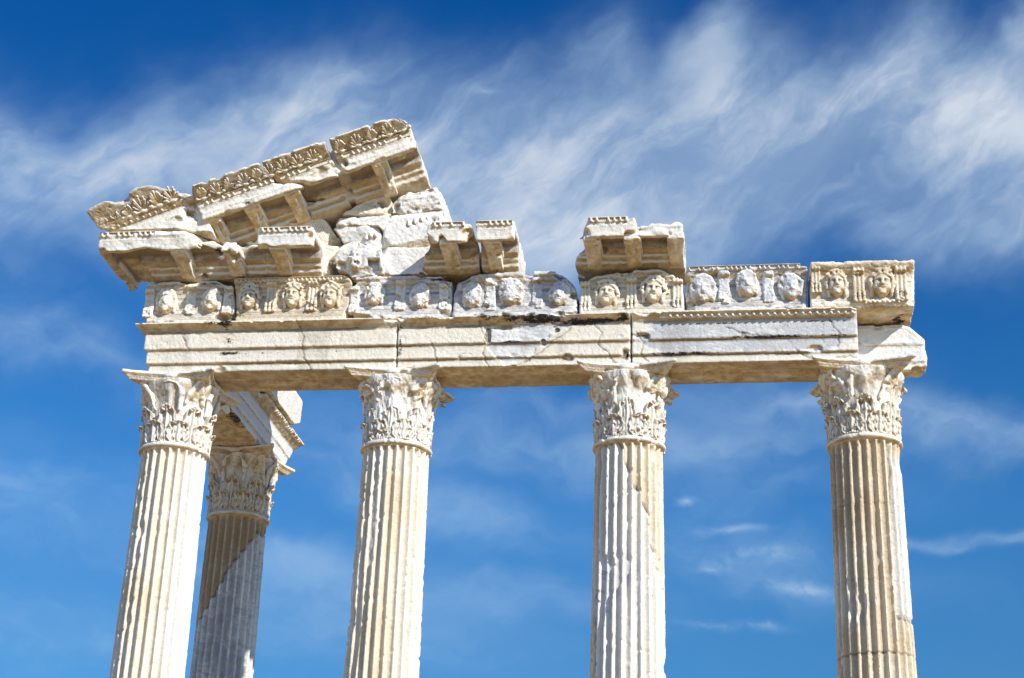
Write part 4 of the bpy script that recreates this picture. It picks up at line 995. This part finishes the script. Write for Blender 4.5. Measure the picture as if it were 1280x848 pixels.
# px centre, half sizes in px, tilt in degrees (up to the right), weight
for (px, py, rx, ry, tl, k) in [(-60, 215, 230, 70, -8, .50), (130, 235, 210, 66, 4, .50), (370, 170, 190, 62, 12, .55), (385, 125, 90, 34, 25, .40), (640, 225, 240, 92, -6, .80), (610, 310, 210, 56, 0, .40), (880, 200, 200, 86, 10, .74), (900, 170, 70, 50, -50, .40), (1040, 170, 100, 50, 35, .40), (1180, 120, 90, 40, -20, .35), (1160, 170, 170, 70, -8, .60), (1350, 190, 190, 100, 0, .6),
                                (900, 50, 70, 38, 50, .38), (760, 70, 60, 50, 75, .20), (1160, 50, 40, 36, 60, .28), (1275, 50, 60, 26, 45, .45), (800, 300, 170, 44, 10, .36), (60, 420, 190, 34, -6, .34), (1150, 290, 170, 40, -5, .34),
                                (1230, 545, 170, 26, -12, .50), (1000, 510, 110, 18, 0, .35), (930, 560, 200, 36, 0, .22), (930, 700, 190, 34, -10, .20), (560, 640, 220, 30, -14, .30), (640, 560, 280, 28, 0, .32), (60, 640, 240, 60, -8, .26), (620, 745, 200, 30, -8, .18), (960, 620, 160, 24, 4, .16), (1225, 668, 90, 9, -3, .55), (380, 750, 260, 50, -12, .22), (700, 500, 300, 26, 4, .20), (30, 790, 200, 40, 0, .22), (340, 690, 100, 20, -15, .2)]:
    a0, e0 = azel(px, py); rx /= 35.5; ry /= 35.5; t = math.radians(tl)
    dx = math_(nt, 'SUBTRACT', wx.outputs[0], a0); dy = math_(nt, 'SUBTRACT', wx.outputs[1], e0)
    u_ = math_(nt, 'ADD', math_(nt, 'MULTIPLY', dx, math.cos(t)/rx), math_(nt, 'MULTIPLY', dy, math.sin(t)/rx))
    v_ = math_(nt, 'ADD', math_(nt, 'MULTIPLY', dx, -math.sin(t)/ry), math_(nt, 'MULTIPLY', dy, math.cos(t)/ry))
    r2 = math_(nt, 'ADD', math_(nt, 'MULTIPLY', u_, u_), math_(nt, 'MULTIPLY', v_, v_))
    gz = math_(nt, 'MULTIPLY', math_(nt, 'POWER', 2.718, math_(nt, 'MULTIPLY', r2, -1)), k)
    tot = gz if tot is None else math_(nt, 'ADD', tot, gz)
f1 = cn(.24, (2.4, 1, 1), math.radians(14), 10, .54, .0, wa.outputs[0], 1.7).outputs['Fac']
f2 = cn(.9, (4.5, 1, 1), math.radians(36), 8, .55, .0, wa.outputs[0], 8.1).outputs['Fac']
f3 = cn(.9, (5.0, 1, 1), math.radians(-14), 8, .60, .0, wa.outputs[0], 4.4).outputs['Fac']
up = maprange(nt, wx.outputs[1], 22, 27)                 # upright plumes in the high band, flat streaks lower down
fb = math_(nt, 'ADD', math_(nt, 'MULTIPLY', f2, up), math_(nt, 'MULTIPLY', f3, math_(nt, 'SUBTRACT', 1, up)))
fz = math_(nt, 'ADD', math_(nt, 'MULTIPLY', f1, .68), math_(nt, 'MULTIPLY', fb, .32))
fz = math_(nt, 'ADD', math_(nt, 'MULTIPLY', maprange(nt, fz, .35, .64), .60), math_(nt, 'ADD', math_(nt, 'MULTIPLY', up, .26), .18))
tot = math_(nt, 'SUBTRACT', 1, math_(nt, 'POWER', 2.718, math_(nt, 'MULTIPLY', tot, -1.65)))
cl = math_(nt, 'MULTIPLY', tot, fz)
# tiny stray puffs
for (px, py, rx, ry, tl, k) in [(855, 628, 11, 5, 8, .55), (888, 710, 18, 7, 0, .4), (912, 662, 40, 5, 4, .35), (955, 692, 45, 9, 4, .35), (1005, 737, 42, 9, -14, .4), (885, 782, 30, 5, -8, .3), (950, 783, 26, 5, -6, .3), (608, 112, 14, 6, 0, .3)]:
    a0, e0 = azel(px, py); rx /= 35.5; ry /= 35.5; t = math.radians(tl)
    sw = math_(nt, 'MULTIPLY', math_(nt, 'SUBTRACT', f2, .5), 1.2)
    dx = math_(nt, 'SUBTRACT', math_(nt, 'ADD', az, sw), a0); dy = math_(nt, 'SUBTRACT', math_(nt, 'ADD', el, math_(nt, 'MULTIPLY', sw, .5)), e0)
    u_ = math_(nt, 'ADD', math_(nt, 'MULTIPLY', dx, math.cos(t)/rx), math_(nt, 'MULTIPLY', dy, math.sin(t)/rx))
    v_ = math_(nt, 'ADD', math_(nt, 'MULTIPLY', dx, -math.sin(t)/ry), math_(nt, 'MULTIPLY', dy, math.cos(t)/ry))
    r2 = math_(nt, 'ADD', math_(nt, 'MULTIPLY', u_, u_), math_(nt, 'MULTIPLY', v_, v_))
    gz = math_(nt, 'MULTIPLY', math_(nt, 'POWER', 2.718, math_(nt, 'MULTIPLY', r2, -1)), math_(nt, 'MULTIPLY', maprange(nt, f3, .36, .62), k*.9))
    cl = math_(nt, 'ADD', cl, gz)
cl = math_(nt, 'MINIMUM', cl, .9)
grad = nd(nt, 'ShaderNodeValToRGB'); gx = maprange(nt, el, 8, 38); nt.links.new(gx, grad.inputs[0])
ge = grad.color_ramp.elements; ge[0].position = .02; ge[0].color = (.27, .68, 1.02, 1); ge[1].position = .97; ge[1].color = (.03, .53, 1.15, 1)
for p_, c_ in ((.22, (.27, .80, 1.25)), (.5, (.13, .68, 1.22))):
    k = ge.new(p_); k.color = (*c_, 1)
skyc = mixc(nt, 1.0, sky.outputs[0], grad.outputs[0], 'MULTIPLY')
cloudc = mixc(nt, maprange(nt, cl, .25, .85), (5.6, 7.6, 9.5), (7.9, 8.5, 9.2))
fin = mixc(nt, cl, skyc, cloudc)
nt.links.new(fin, bg.inputs[0])

scene.view_settings.view_transform = 'Standard'; scene.view_settings.look = 'None'; scene.view_settings.exposure = 0
scene.cycles.max_bounces = 8; scene.cycles.diffuse_bounces = 4
print('faces', sum(len(o.data.polygons) for o in COL.objects if o.type == 'MESH'), 'time', time.time()-T0)
